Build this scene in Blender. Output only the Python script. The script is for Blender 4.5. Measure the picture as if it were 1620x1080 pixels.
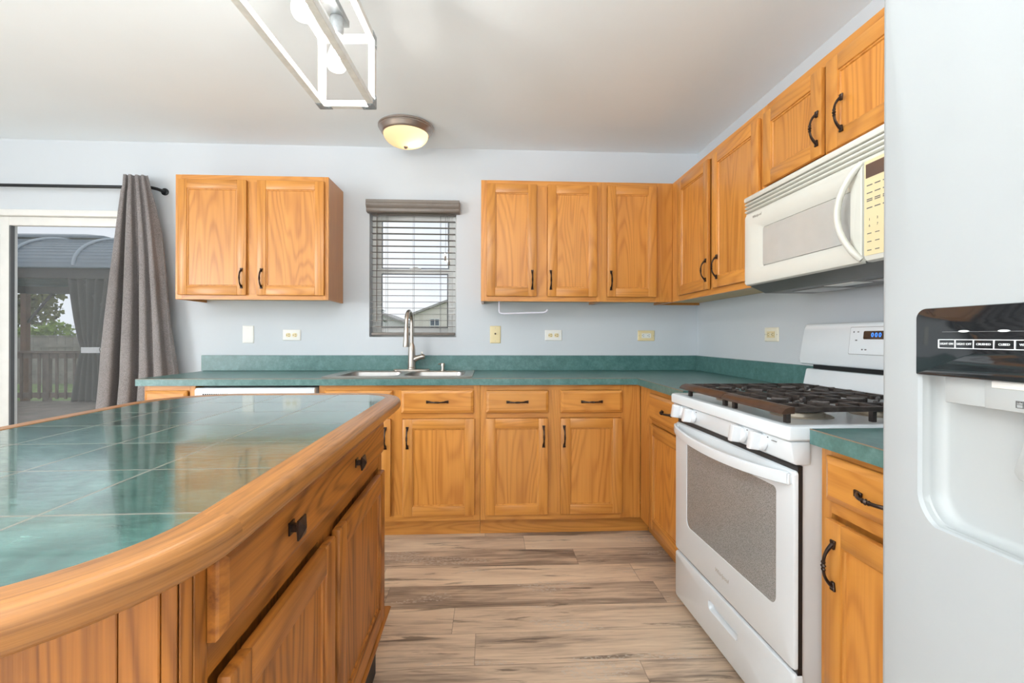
import bpy, bmesh, math, random
from mathutils import Vector, Matrix

for o in list(bpy.data.objects):
    bpy.data.objects.remove(o)
SC = bpy.context.scene
COL = SC.collection
R = math.radians
PI = math.pi
rnd = random.Random(7)

# ------------------------------------------------------------------ camera
cam = bpy.data.cameras.new('camera')
cam_o = bpy.data.objects.new('camera', cam)
COL.objects.link(cam_o)
cam.sensor_width = 36.0
cam.sensor_fit = 'HORIZONTAL'
cam.lens = 747.72 / 1620 * 36
cam.shift_y = -7.34 / 1620
cam.clip_start = 0.02
cam.clip_end = 200
CAM = Vector((-1.4824, -3.2975, 1.1476))
cam_o.matrix_world = (Matrix.Translation(CAM) @ Matrix.Rotation(-0.0488, 4, 'Z')
                      @ Matrix.Rotation(PI / 2, 4, 'X') @ Matrix.Rotation(0.0024, 4, 'Z'))
SC.camera = cam_o

# ------------------------------------------------------------------ colour management, sky, daylight and fill lights
SC.view_settings.view_transform = 'Standard'
SC.view_settings.look = 'None'
SC.view_settings.gamma = 1.0
SC.view_settings.exposure = 0.20
SC.cycles.use_denoising = True
SC.cycles.max_bounces = 10
SC.cycles.diffuse_bounces = 5
SC.cycles.glossy_bounces = 5
SC.cycles.transparent_max_bounces = 16
SC.cycles.sample_clamp_indirect = 6.0

world = bpy.data.worlds.new('overcast_sky')
SC.world = world
world.use_nodes = True
wn, wl = world.node_tree.nodes, world.node_tree.links
bg = wn['Background']
tcw = wn.new('ShaderNodeTexCoord')
nzw = wn.new('ShaderNodeTexNoise')
nzw.inputs['Scale'].default_value = 3.0
nzw.inputs['Detail'].default_value = 5
rmp = wn.new('ShaderNodeValToRGB')
rmp.color_ramp.elements[0].position = 0.35
rmp.color_ramp.elements[0].color = (0.70, 0.76, 0.84, 1)
rmp.color_ramp.elements[1].position = 0.7
rmp.color_ramp.elements[1].color = (0.86, 0.88, 0.90, 1)
wl.new(tcw.outputs['Generated'], nzw.inputs['Vector'])
wl.new(nzw.outputs['Fac'], rmp.inputs['Fac'])
wl.new(rmp.outputs['Color'], bg.inputs['Color'])
bg.inputs['Strength'].default_value = 1.1


def area(name, loc, target, sx, sy, power, color):
    l = bpy.data.lights.new(name, 'AREA')
    l.shape = 'RECTANGLE'
    l.size, l.size_y = sx, sy
    l.energy = power
    l.color = color
    o = bpy.data.objects.new(name, l)
    COL.objects.link(o)
    o.location = loc
    d = Vector(target) - Vector(loc)
    o.rotation_euler = d.to_track_quat('-Z', 'Y').to_euler()
    return o


# daylight entering by the left wall window, and two unseen fill lights added
area('daylight_left_window', (-5.88, -4.4, 1.35), (0, -3.2, 1.1), 2.4, 1.7, 135, (0.95, 0.98, 1.0))
area('ceiling_fill', (-2.35, -4.15, 1.45), (-2.35, -4.15, 2.45), 0.7, 0.7, 112, (0.99, 0.99, 0.98))  # unseen light added behind the camera to brighten the ceiling
area('rear_fill', (-2.4, -6.25, 1.45), (-2.2, 0, 1.1), 3.6, 1.7, 30, (0.97, 0.99, 1.0))  # unseen light added at the rear to lift the cabinet fronts


# ------------------------------------------------------------------ helpers: objects


def link(o, parent=None):
    COL.objects.link(o)
    if parent is not None:
        o.parent = parent
    return o


def tag(o, label, cat, group=None):
    o['label'] = label
    o['category'] = cat
    if group:
        o['group'] = group
    return o


def thing(name, label, cat, loc=(0, 0, 0), rz=0.0, group=None):
    o = bpy.data.objects.new(name, None)
    o.empty_display_size = 0.05
    link(o)
    o.location = loc
    o.rotation_euler = (0, 0, rz)
    return tag(o, label, cat, group)


def struct(o):
    o['kind'] = 'structure'
    return o


def dup(root, loc=None, rz=None, label=None, parent=None):
    c = root.copy()
    COL.objects.link(c)
    if parent is not None:
        c.parent = parent
    if loc is not None:
        c.location = loc
    if rz is not None:
        c.rotation_euler = (0, 0, rz)
    if label:
        c['label'] = label
    for ch in list(root.children):
        dup(ch, parent=c)
    return c


class MB:
    """collects shapes in one bmesh; build() links them as one mesh object"""

    def __init__(self):
        self.bm = bmesh.new()
        self.uv = None

    def _merge(self, bm, mat, smooth=None):
        for f in bm.faces:
            f.material_index = mat if f.material_index == 0 else f.material_index
        me = bpy.data.meshes.new('tmp')
        bm.to_mesh(me)
        bm.free()
        self.bm.from_mesh(me)
        bpy.data.meshes.remove(me)

    def box(self, x0, x1, y0, y1, z0, z1, m=0, bev=0.0, seg=2, mtx=None):
        bm = bmesh.new()
        bmesh.ops.create_cube(bm, size=1.0)
        for v in bm.verts:
            v.co = Vector((x0 + (v.co.x + .5) * (x1 - x0), y0 + (v.co.y + .5) * (y1 - y0), z0 + (v.co.z + .5) * (z1 - z0)))
        if bev > 0:
            bev = min(bev, 0.49 * min(abs(x1 - x0), abs(y1 - y0), abs(z1 - z0)))
            bmesh.ops.bevel(bm, geom=bm.edges[:], offset=bev, segments=seg, profile=0.5, affect='EDGES', clamp_overlap=True)
        if mtx is not None:
            bmesh.ops.transform(bm, matrix=mtx, verts=bm.verts)
        self._merge(bm, m)
        return self

    def prism(self, pts, lo, hi, axis='z', m=0, bev=0.0, seg=2, mtx=None):
        """extrude the polygon pts along an axis; pts are the two other coordinates in order"""
        bm = bmesh.new()

        def P(a, b, c):
            return {'z': (a, b, c), 'y': (a, c, b), 'x': (c, a, b)}[axis]
        lo_v = [bm.verts.new(P(a, b, lo)) for a, b in pts]
        hi_v = [bm.verts.new(P(a, b, hi)) for a, b in pts]
        n = len(pts)
        bm.faces.new(lo_v[::-1])
        bm.faces.new(hi_v)
        for i in range(n):
            j = (i + 1) % n
            bm.faces.new((lo_v[i], lo_v[j], hi_v[j], hi_v[i]))
        bmesh.ops.recalc_face_normals(bm, faces=bm.faces)
        if bev > 0:
            bmesh.ops.bevel(bm, geom=bm.edges[:], offset=bev, segments=seg, profile=0.5, affect='EDGES', clamp_overlap=True)
        if mtx is not None:
            bmesh.ops.transform(bm, matrix=mtx, verts=bm.verts)
        self._merge(bm, m)
        return self

    def loops(self, loops, m=0, cap0=False, cap1=False, closed=True, mats=None):
        """skin successive loops of equal vertex count"""
        bm = bmesh.new()
        V = [[bm.verts.new(p) for p in lp] for lp in loops]
        n = len(V[0])
        for k in range(len(V) - 1):
            for i in range(n if closed else n - 1):
                j = (i + 1) % n
                try:
                    f = bm.faces.new((V[k][i], V[k][j], V[k + 1][j], V[k + 1][i]))
                    if mats:
                        f.material_index = mats[k]
                except ValueError:
                    pass
        if cap0:
            bm.faces.new(V[0][::-1])
        if cap1:
            f = bm.faces.new(V[-1])
            if mats:
                f.material_index = mats[-1]
        bmesh.ops.remove_doubles(bm, verts=bm.verts, dist=1e-6)
        bmesh.ops.recalc_face_normals(bm, faces=bm.faces)
        self._merge(bm, m)
        return self

    def tube(self, path, rad, n=10, m=0, caps=True):
        """round tube along a list of points; rad is a number or one radius for every point"""
        path = [Vector(p) for p in path]
        rad = [rad] * len(path) if isinstance(rad, (int, float)) else rad
        lp = []
        up = None
        for i, p in enumerate(path):
            a = path[max(i - 1, 0)]
            b = path[min(i + 1, len(path) - 1)]
            t = (b - a).normalized()
            if up is None:
                up = Vector((0, 0, 1)) if abs(t.z) < .9 else Vector((1, 0, 0))
            s = t.cross(up)
            if s.length < 1e-6:
                s = t.orthogonal()
            s.normalize()
            u = s.cross(t).normalized()
            up = u
            r = rad[i]
            ra, rb = (r, r) if not isinstance(r, tuple) else r
            lp.append([p + s * ra * math.cos(2 * PI * k / n) + u * rb * math.sin(2 * PI * k / n) for k in range(n)])
        return self.loops(lp, m, caps, caps)

    def lathe(self, prof, c=(0, 0, 0), axis='z', n=32, m=0, cap0=True, cap1=True):
        """revolve (radius, height) pairs about an axis through c"""
        c = Vector(c)
        lp = []
        for r, h in prof:
            r = max(r, 1e-5)
            ring = []
            for k in range(n):
                a = 2 * PI * k / n
                u, v = r * math.cos(a), r * math.sin(a)
                ring.append(c + Vector({'z': (u, v, h), 'y': (u, h, v), 'x': (h, u, v)}[axis]))
            lp.append(ring)
        return self.loops(lp, m, cap0, cap1)

    def quad(self, pts, m=0):
        bm = bmesh.new()
        bm.faces.new([bm.verts.new(p) for p in pts])
        self._merge(bm, m)
        return self

    def build(self, name, mats, parent=None, loc=(0, 0, 0), sharp=35, smooth=True, rot=None):
        me = bpy.data.meshes.new(name)
        self.bm.to_mesh(me)
        self.bm.free()
        for mm in (mats if isinstance(mats, (list, tuple)) else [mats]):
            me.materials.append(mm)
        if smooth:
            for p in me.polygons:
                p.use_smooth = True
            me.set_sharp_from_angle(angle=R(sharp))
        o = bpy.data.objects.new(name, me)
        link(o, parent)
        o.location = loc
        if rot:
            o.rotation_euler = rot
        return o


def rrect(x0, x1, y0, y1, r, n=5):
    """rounded rectangle, counter-clockwise; r is one radius or four (bl, br, tr, tl)"""
    r = (r,) * 4 if isinstance(r, (int, float)) else r
    cs = [(x0 + r[0], y0 + r[0], PI, r[0]), (x1 - r[1], y0 + r[1], 1.5 * PI, r[1]),
          (x1 - r[2], y1 - r[2], 0, r[2]), (x0 + r[3], y1 - r[3], .5 * PI, r[3])]
    out = []
    for cx, cy, a0, rr in cs:
        for k in range(n + 1):
            a = a0 + .5 * PI * k / n
            out.append((cx + rr * math.cos(a), cy + rr * math.sin(a)))
    return out


def front(pts, y):
    return [(a, y, b) for a, b in pts]


def text_obj(body, size, mat, parent, loc, name, depth=0.0004, align='CENTER', shear=0.0, rot=(PI / 2, 0, 0)):
    cu = bpy.data.curves.new(name, 'FONT')
    cu.body = body
    cu.size = size
    cu.align_x = align
    cu.align_y = 'CENTER'
    cu.extrude = depth
    cu.shear = shear
    tmp = bpy.data.objects.new('tmp_text', cu)
    COL.objects.link(tmp)
    bpy.context.view_layer.update()
    dg = bpy.context.evaluated_depsgraph_get()
    me = bpy.data.meshes.new_from_object(tmp.evaluated_get(dg))
    bpy.data.objects.remove(tmp)
    me.materials.clear()
    me.materials.append(mat)
    o = bpy.data.objects.new(name, me)
    link(o, parent)
    o.location = loc
    o.rotation_euler = rot
    return o


# ------------------------------------------------------------------ helpers: materials
class NT:
    def __init__(self, name):
        self.m = bpy.data.materials.new(name)
        self.m.use_nodes = True
        self.n, self.l = self.m.node_tree.nodes, self.m.node_tree.links
        self.b = self.n['Principled BSDF']

    def add(self, kind, **kw):
        nd = self.n.new('ShaderNode' + kind)
        for k, v in kw.items():
            if hasattr(nd, k) and k not in ('Scale',):
                setattr(nd, k, v)
        return nd

    def put(self, sock, v):
        if hasattr(v, 'is_output') or isinstance(v, bpy.types.NodeSocket):
            self.l.new(v, sock)
        else:
            sock.default_value = v

    def math(self, op, a, b=0.0, c=None):
        nd = self.add('Math', operation=op)
        self.put(nd.inputs[0], a)
        self.put(nd.inputs[1], b)
        if c is not None:
            self.put(nd.inputs[2], c)
        return nd.outputs[0]

    def mapping(self, vec, scale=(1, 1, 1), loc=(0, 0, 0)):
        nd = self.add('Mapping')
        self.put(nd.inputs['Vector'], vec)
        nd.inputs['Scale'].default_value = scale
        self.put(nd.inputs['Location'], loc)
        return nd.outputs[0]

    def noise(self, vec, scale, detail=3, rough=.5, dist=0.0):
        nd = self.add('TexNoise')
        self.put(nd.inputs['Vector'], vec)
        nd.inputs['Scale'].default_value = scale
        nd.inputs['Detail'].default_value = detail
        nd.inputs['Roughness'].default_value = rough
        nd.inputs['Distortion'].default_value = dist
        return nd.outputs['Fac']

    def ramp(self, fac, stops):
        nd = self.add('ValToRGB')
        self.put(nd.inputs['Fac'], fac)
        e = nd.color_ramp.elements
        while len(e) < len(stops):
            e.new(.5)
        for k, (p, c) in enumerate(stops):
            e[k].position = p
            e[k].color = c if len(c) == 4 else (*c, 1)
        return nd.outputs['Color']

    def mix(self, fac, a, b, mode='MIX'):
        nd = self.add('Mix', data_type='RGBA', blend_type=mode)
        self.put(nd.inputs[0], fac)
        self.put(nd.inputs[6], a if not isinstance(a, tuple) or len(a) == 4 else (*a, 1))
        self.put(nd.inputs[7], b if not isinstance(b, tuple) or len(b) == 4 else (*b, 1))
        return nd.outputs[2]

    def bump(self, h, strength=.2, dist=.01):
        nd = self.add('Bump')
        nd.inputs['Strength'].default_value = strength
        nd.inputs['Distance'].default_value = dist
        self.put(nd.inputs['Height'], h)
        self.l.new(nd.outputs[0], self.b.inputs['Normal'])

    def obj_coord(self):
        return self.add('TexCoord').outputs['Object']

    def rand(self):
        return self.add('ObjectInfo').outputs['Random']


def plain(name, col, rough=.5, metal=0.0, coat=0.0, spec=.5, var=0.03, scale=14.0, bump=0.0):
    """one colour with a faint procedural variation"""
    t = NT(name)
    v = t.noise(t.obj_coord(), scale, 4)
    lo = tuple(c * (1 - var) for c in col)
    hi = tuple(min(1, c * (1 + var)) for c in col)
    t.put(t.b.inputs['Base Color'], t.ramp(v, [(.3, lo), (.7, hi)]))
    t.b.inputs['Roughness'].default_value = rough
    t.b.inputs['Metallic'].default_value = metal
    t.b.inputs['Coat Weight'].default_value = coat
    t.b.inputs['Specular IOR Level'].default_value = spec
    if bump:
        t.bump(t.noise(t.obj_coord(), scale * 20, 3), bump, .002)
    return t.m


def wood(name, light, dark, grain='z', ring=1.0, rough=.34, pore=.35, coat=.2):
    t = NT(name)
    if grain == 'uv':
        base = t.add('TexCoord').outputs['UV']
        sc_ring, sc_pore, sc_fine = (0.7, 9.0, 1), (2.2, 150, 1), (9, 420, 1)
    else:
        base = t.obj_coord()
        k = {'x': 0, 'y': 1, 'z': 2}[grain]

        def s(along, across):
            v = [across] * 3
            v[k] = along
            return tuple(v)
        sc_ring, sc_pore, sc_fine = s(.42, 3.6), s(1.7, 75), s(5, 320)
    r = t.rand()
    shift = t.add('CombineXYZ')
    for q in range(3):
        t.put(shift.inputs[q], t.math('MULTIPLY', r, 7.3 + 4.1 * q))
    va = t.add('VectorMath', operation='ADD')
    t.put(va.inputs[0], base)
    if grain != 'uv':
        t.put(va.inputs[1], shift.outputs[0])
    p = va.outputs[0]
    n1 = t.noise(t.mapping(p, sc_ring), 1.6, 1.5, .45, .25)
    rings = t.math('ADD', t.math('MULTIPLY', t.math('SINE', t.math('MULTIPLY', n1, 120.0)), .5), .5)
    rings = t.math('POWER', rings, 2.2)
    pores = t.noise(t.mapping(p, sc_pore), 1.0, 4, .65)
    fine = t.noise(t.mapping(p, sc_fine), 1.0, 2, .6)
    tone = t.noise(t.mapping(p, sc_ring), 2.5, 2)
    f = t.math('ADD', t.math('MULTIPLY', rings, .34 * ring), t.math('MULTIPLY', t.math('SUBTRACT', pores, .5), pore * 2.2))
    f = t.math('ADD', f, t.math('MULTIPLY', t.math('SUBTRACT', fine, .5), .35))
    f = t.math('ADD', f, t.math('MULTIPLY', t.math('SUBTRACT', tone, .5), .5))
    f = t.math('ADD', f, .22)
    mid = tuple((a * .55 + b * .45) for a, b in zip(light, dark))
    col = t.ramp(f, [(0.0, light), (.5, mid), (1.0, dark)])
    hsv = t.add('HueSaturation')
    t.put(hsv.inputs['Value'], t.math('ADD', t.math('MULTIPLY', r, .16), .92))
    t.put(hsv.inputs['Color'], col)
    t.put(t.b.inputs['Base Color'], hsv.outputs[0])
    t.b.inputs['Roughness'].default_value = rough
    t.b.inputs['Coat Weight'].default_value = coat
    t.b.inputs['Coat Roughness'].default_value = .25
    t.bump(t.math('ADD', fine, pores), .12, .0015)
    return t.m


OAK_L, OAK_D = (.67, .295, .058), (.38, .122, .016)
M = {}
M['oak_v'] = wood('honey_oak_upright_grain', OAK_L, OAK_D, 'z')
M['oak_h'] = wood('honey_oak_level_grain', OAK_L, OAK_D, 'x')
M['oak_panel'] = wood('honey_oak_veneer_panel', (.69, .300, .058), (.40, .130, .017), 'z', ring=1.25)
M['oak_side'] = wood('honey_oak_side_veneer', (.58, .235, .042), (.36, .12, .016), 'z', ring=.3)
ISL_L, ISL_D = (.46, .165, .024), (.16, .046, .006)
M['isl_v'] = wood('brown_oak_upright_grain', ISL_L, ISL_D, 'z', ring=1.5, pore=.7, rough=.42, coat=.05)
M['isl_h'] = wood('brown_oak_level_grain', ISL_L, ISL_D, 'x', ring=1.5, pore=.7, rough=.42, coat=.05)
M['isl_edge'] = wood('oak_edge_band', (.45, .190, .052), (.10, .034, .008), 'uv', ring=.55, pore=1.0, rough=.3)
M['cab_under'] = plain('raw_cabinet_underside', (.62, .46, .24), .6)
M['wall'] = plain('pale_blue_grey_paint', (.615, .66, .70), .65, var=.012, scale=3, bump=.05)
M['ceil'] = plain('off_white_ceiling_paint', (.865, .935, .98), .8, var=.012, scale=2, bump=.05)
M['white_trim'] = plain('white_vinyl', (.80, .80, .77), .4)
M['bronze'] = plain('oil_rubbed_bronze', (.060, .042, .034), .32, metal=.85, var=.35, scale=60)
M['black_metal'] = plain('black_metal', (.02, .022, .024), .35, metal=.5)
M['black'] = plain('black_plastic', (.014, .014, .015), .4)
M['toe_black'] = plain('black_toe_board', (.018, .018, .018), .6)
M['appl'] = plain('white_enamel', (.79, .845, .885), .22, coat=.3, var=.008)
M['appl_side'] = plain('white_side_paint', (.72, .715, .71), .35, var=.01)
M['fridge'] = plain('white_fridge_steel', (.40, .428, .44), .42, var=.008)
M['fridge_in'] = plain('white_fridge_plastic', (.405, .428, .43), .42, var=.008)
M['bisque'] = plain('bisque_plastic', (.70, .70, .64), .35, var=.008)
M['bisque_pad'] = plain('cream_keypad', (.80, .69, .42), .45, var=.01)
M['mw_under'] = plain('grey_metal_hood', (.17, .165, .155), .4, metal=.5)
M['mw_glass'] = plain('pale_grey_door_glass', (.50, .51, .49), .10, coat=.6, var=.03)
M['black_gloss'] = plain('gloss_black_panel', (.012, .014, .016), .05, coat=.8, var=0)
M['steel'] = plain('brushed_stainless', (.46, .445, .425), .33, metal=1.0, var=.04, scale=30)
M['nickel'] = plain('brushed_nickel', (.52, .48, .43), .30, metal=1.0, var=.04, scale=30)
M['lamp_metal'] = plain('brushed_bronze_lamp_trim', (.42, .37, .34), .35, metal=.9, var=.04)
M['ivory'] = plain('ivory_plastic', (.78, .66, .38), .4, var=.01)
M['white_plate'] = plain('white_plastic', (.84, .84, .80), .4, var=.01)
M['cream_plate'] = plain('cream_plastic', (.84, .80, .66), .4, var=.01)
M['holder'] = plain('white_coated_rod', (.80, .80, .90), .35)
M['blind'] = plain('taupe_blind_slat', (.195, .170, .150), .45, var=.06, scale=40)
M['valance'] = plain('taupe_valance', (.185, .160, .138), .42, var=.06, scale=30)
M['cord'] = plain('grey_cord', (.22, .21, .2), .7)
M['slot'] = plain('dark_slot', (.02, .018, .016), .8)
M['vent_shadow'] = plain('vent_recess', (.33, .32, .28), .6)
M['grate'] = plain('brown_black_cast_iron', (.050, .040, .036), .42, metal=.3, var=.35, scale=40, bump=.2)
M['grate_front'] = plain('brown_enamel_grate_bar', (.085, .048, .032), .30, metal=.35, var=.2, scale=30)
M['burner'] = plain('burner_cap', (.05, .045, .04), .5, var=.3, scale=40)
M['burner_ring'] = plain('burner_base_metal', (.35, .31, .25), .4, metal=.7, var=.2)
M['knob'] = plain('white_knob_plastic', (.80, .83, .86), .25, coat=.3, var=.005)
M['mark'] = plain('grey_print', (.12, .12, .12), .6)
M['logo'] = plain('silver_lettering', (.50, .48, .45), .35, metal=.3)
M['white_print_and_glint'] = plain('white_print_and_glint', (.82, .86, .88), .5)
M['pend_wood'] = plain('whitewashed_wood', (.78, .77, .73), .55, var=.06, scale=50, bump=.2)
M['pend_metal'] = plain('galvanised_bracket', (.42, .45, .47), .35, metal=.8, var=.12, scale=60)
M['grey_paint'] = plain('grey_window_gasket', (.10, .105, .11), .5)


def laminate():
    t = NT('green_laminate')
    c = t.obj_coord()
    a = t.noise(c, 26, 6, .68)
    b = t.noise(c, 120, 3, .6)
    f = t.math('ADD', t.math('MULTIPLY', a, .75), t.math('MULTIPLY', b, .25))
    t.put(t.b.inputs['Base Color'], t.ramp(f, [(.30, (.042, .122, .116)), (.5, (.072, .180, .172)), (.7, (.125, .258, .245))]))
    t.b.inputs['Roughness'].default_value = .30
    t.b.inputs['Specular IOR Level'].default_value = .6
    return t.m


M['laminate'] = laminate()
M['lam_seam'] = plain('brown_laminate_seam', (.24, .17, .12), .5)


def tile_top():
    t = NT('green_slate_tiles')
    c = t.obj_coord()
    S = .2052
    sx = t.add('SeparateXYZ')
    t.put(sx.inputs[0], c)
    gx = t.math('DIVIDE', t.math('SUBTRACT', sx.outputs[0], .0), S)
    gy = t.math('DIVIDE', t.math('SUBTRACT', sx.outputs[1], .0), S)
    fx, fy = t.math('FLOOR', gx), t.math('FLOOR', gy)
    dx = t.math('ABSOLUTE', t.math('SUBTRACT', t.math('SUBTRACT', gx, fx), .5))
    dy = t.math('ABSOLUTE', t.math('SUBTRACT', t.math('SUBTRACT', gy, fy), .5))
    d = t.math('MAXIMUM', dx, dy)
    grout = t.math('GREATER_THAN', d, .5 - .011)
    cv = t.add('CombineXYZ')
    t.put(cv.inputs[0], t.math('MULTIPLY', fx, 3.7))
    t.put(cv.inputs[1], t.math('MULTIPLY', fy, 5.3))
    va = t.add('VectorMath', operation='ADD')
    t.put(va.inputs[0], c)
    t.put(va.inputs[1], cv.outputs[0])
    p = va.outputs[0]
    n1 = t.noise(p, 7, 8, .62, 1.6)
    n2 = t.noise(t.mapping(p, (1, 2.2, 1)), 34, 6, .7, .8)
    wn2 = t.add('TexWhiteNoise')
    t.put(wn2.inputs['Vector'], cv.outputs[0])
    f = t.math('ADD', t.math('MULTIPLY', n1, .6), t.math('MULTIPLY', n2, .4))
    col = t.ramp(f, [(.32, (.012, .048, .040)), (.48, (.034, .110, .092)), (.60, (.075, .185, .160)), (.76, (.20, .33, .295))])
    hsv = t.add('HueSaturation')
    t.put(hsv.inputs['Value'], t.math('ADD', t.math('MULTIPLY', wn2.outputs['Value'], .4), .8))
    t.put(hsv.inputs['Color'], col)
    t.put(t.b.inputs['Base Color'], t.mix(grout, hsv.outputs[0], (.165, .158, .13)))
    t.put(t.b.inputs['Roughness'], t.math('ADD', t.math('MULTIPLY', grout, .5), t.math('ADD', .03, t.math('MULTIPLY', n2, .09))))
    t.b.inputs['Specular IOR Level'].default_value = 1.0
    t.b.inputs['Coat Weight'].default_value = .5
    t.b.inputs['Coat Roughness'].default_value = .05
    h = t.math('SUBTRACT', t.math('ADD', t.math('MULTIPLY', n2, .35), t.math('MULTIPLY', n1, .25)), t.math('MULTIPLY', grout, 1.2))
    t.bump(h, .16, .004)
    return t.m


M['tile'] = tile_top()


def floor_mat():
    t = NT('taupe_vinyl_planks')
    c = t.obj_coord()
    W, L = .178, 1.22
    sx = t.add('SeparateXYZ')
    t.put(sx.inputs[0], c)
    gy = t.math('DIVIDE', t.math('ADD', sx.outputs[1], .04), W)
    row = t.math('FLOOR', gy)
    wr = t.add('TexWhiteNoise', noise_dimensions='1D')
    t.put(wr.inputs['W'], row)
    gx = t.math('ADD', t.math('DIVIDE', sx.outputs[0], L), t.math('MULTIPLY', wr.outputs['Value'], 7.0))
    colm = t.math('FLOOR', gx)
    cv = t.add('CombineXYZ')
    t.put(cv.inputs[0], t.math('MULTIPLY', colm, 3.1))
    t.put(cv.inputs[1], t.math('MULTIPLY', row, 2.3))
    wn2 = t.add('TexWhiteNoise')
    t.put(wn2.inputs['Vector'], cv.outputs[0])
    rv = wn2.outputs['Value']
    va = t.add('VectorMath', operation='ADD')
    t.put(va.inputs[0], c)
    t.put(va.inputs[1], cv.outputs[0])
    p = va.outputs[0]
    n1 = t.noise(t.mapping(p, (1.1, 7.5, 1)), 1.6, 5, .6, .5)
    n2 = t.noise(t.mapping(p, (3.2, 60, 1)), 1.4, 4, .6, .2)
    n3 = t.noise(t.mapping(p, (2.2, 24, 1)), 1.0, 5, .65, .9)
    f = t.math('ADD', t.math('MULTIPLY', n1, .75), t.math('MULTIPLY', n2, .34))
    f = t.math('ADD', f, t.math('MULTIPLY', t.math('SUBTRACT', rv, .5), .26))
    col = t.ramp(f, [(.30, (.16, .118, .090)), (.43, (.34, .262, .200)), (.55, (.62, .480, .352)), (.72, (.80, .65, .48))])
    dark = t.ramp(n3, [(.34, (1, 1, 1)), (.42, (0, 0, 0))])
    col = t.mix(t.math('MULTIPLY', dark, .72), col, (.085, .062, .047))
    # worn white flecks in short patches
    patch = t.noise(t.mapping(p, (2.2, 7, 1)), 1.0, 1, .4)
    fl = t.noise(t.mapping(p, (55, 90, 1)), 1.0, 3, .6)
    flm = t.math('MULTIPLY', t.math('GREATER_THAN', patch, .615), t.math('GREATER_THAN', fl, .54))
    col = t.mix(t.math('MULTIPLY', flm, .65), col, (.56, .50, .43))
    ex = t.math('ABSOLUTE', t.math('SUBTRACT', t.math('SUBTRACT', gx, colm), .5))
    ey = t.math('ABSOLUTE', t.math('SUBTRACT', t.math('SUBTRACT', gy, row), .5))
    gap = t.math('MAXIMUM', t.math('GREATER_THAN', ex, .5 - .0012), t.math('GREATER_THAN', ey, .5 - .007))
    col = t.mix(t.math('MULTIPLY', gap, .45), col, (.05, .037, .028))
    t.put(t.b.inputs['Base Color'], col)
    t.b.inputs['Roughness'].default_value = .42
    t.bump(t.math('SUBTRACT', n2, t.math('MULTIPLY', gap, .8)), .15, .003)
    return t.m


M['floor'] = floor_mat()


def curtain_mat(name, a, b):
    t = NT(name)
    c = t.obj_coord()
    w1 = t.noise(t.mapping(c, (420, 420, 160)), 1, 3, .7)
    w2 = t.noise(c, 3, 3)
    t.put(t.b.inputs['Base Color'], t.ramp(t.math('ADD', t.math('MULTIPLY', w1, .8), t.math('MULTIPLY', w2, .2)), [(.38, a), (.62, b)]))
    t.b.inputs['Roughness'].default_value = .9
    t.b.inputs['Sheen Weight'].default_value = .2
    t.bump(w1, .35, .002)
    return t.m


M['curtain'] = curtain_mat('grey_woven_curtain', (.130, .117, .116), (.33, .305, .302))
M['gaz_curtain'] = curtain_mat('grey_netting', (.045, .043, .038), (.085, .08, .072))


def glass_mat(name, tint=(1, 1, 1), refl=.0, haze=0.0, haze_col=(.5, .5, .5), fres=.6):
    """thin window glass: clear with a mirror share, plus a thin grey veil for an insect screen"""
    t = NT(name)
    out = t.n['Material Output']
    t.n.remove(t.b)
    tr = t.add('BsdfTransparent')
    tr.inputs[0].default_value = (*tint, 1)
    gl = t.add('BsdfGlossy')
    gl.inputs['Roughness'].default_value = .02
    fr = t.add('LayerWeight')
    fr.inputs['Blend'].default_value = .25
    f = t.math('ADD', t.math('MULTIPLY', fr.outputs['Fresnel'], fres), refl * .3)
    mx = t.add('MixShader')
    t.put(mx.inputs[0], t.math('MINIMUM', f, 1.0))
    t.l.new(tr.outputs[0], mx.inputs[1])
    t.l.new(gl.outputs[0], mx.inputs[2])
    last = mx.outputs[0]
    if haze:
        df = t.add('BsdfDiffuse')
        df.inputs[0].default_value = (*haze_col, 1)
        m2 = t.add('MixShader')
        m2.inputs[0].default_value = haze
        t.l.new(last, m2.inputs[1])
        t.l.new(df.outputs[0], m2.inputs[2])
        last = m2.outputs[0]
    t.l.new(last, out.inputs[0])
    return t.m


M['glass'] = glass_mat('window_glass')
M['screen'] = glass_mat('insect_screen_mesh', refl=0, haze=.10, haze_col=(.42, .44, .44), fres=0)


def glow(name, col, strength, clear=0.0):
    t = NT(name)
    out = t.n['Material Output']
    t.n.remove(t.b)
    em = t.add('Emission')
    em.inputs[0].default_value = (*col, 1)
    em.inputs[1].default_value = strength
    if clear:
        tr = t.add('BsdfTransparent')
        mx = t.add('MixShader')
        mx.inputs[0].default_value = 1 - clear
        t.l.new(tr.outputs[0], mx.inputs[1])
        t.l.new(em.outputs[0], mx.inputs[2])
        t.l.new(mx.outputs[0], out.inputs[0])
    else:
        t.l.new(em.outputs[0], out.inputs[0])
    return t.m


M['bulb'] = glow('lit_bulb_glass', (1, .95, .86), 2.0, clear=.45)
M['filament'] = glow('lit_filament', (1, .94, .86), 760.0)
M['lamp_bulb'] = glow('lit_lamp_bulb', (1, .84, .60), 40.0)
M['display_blue'] = glow('blue_clock_digits', (.05, .22, 1), 2.2)
M['display_amber'] = plain('amber_display_window', (.10, .05, .03), .15, coat=.5)


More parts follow.
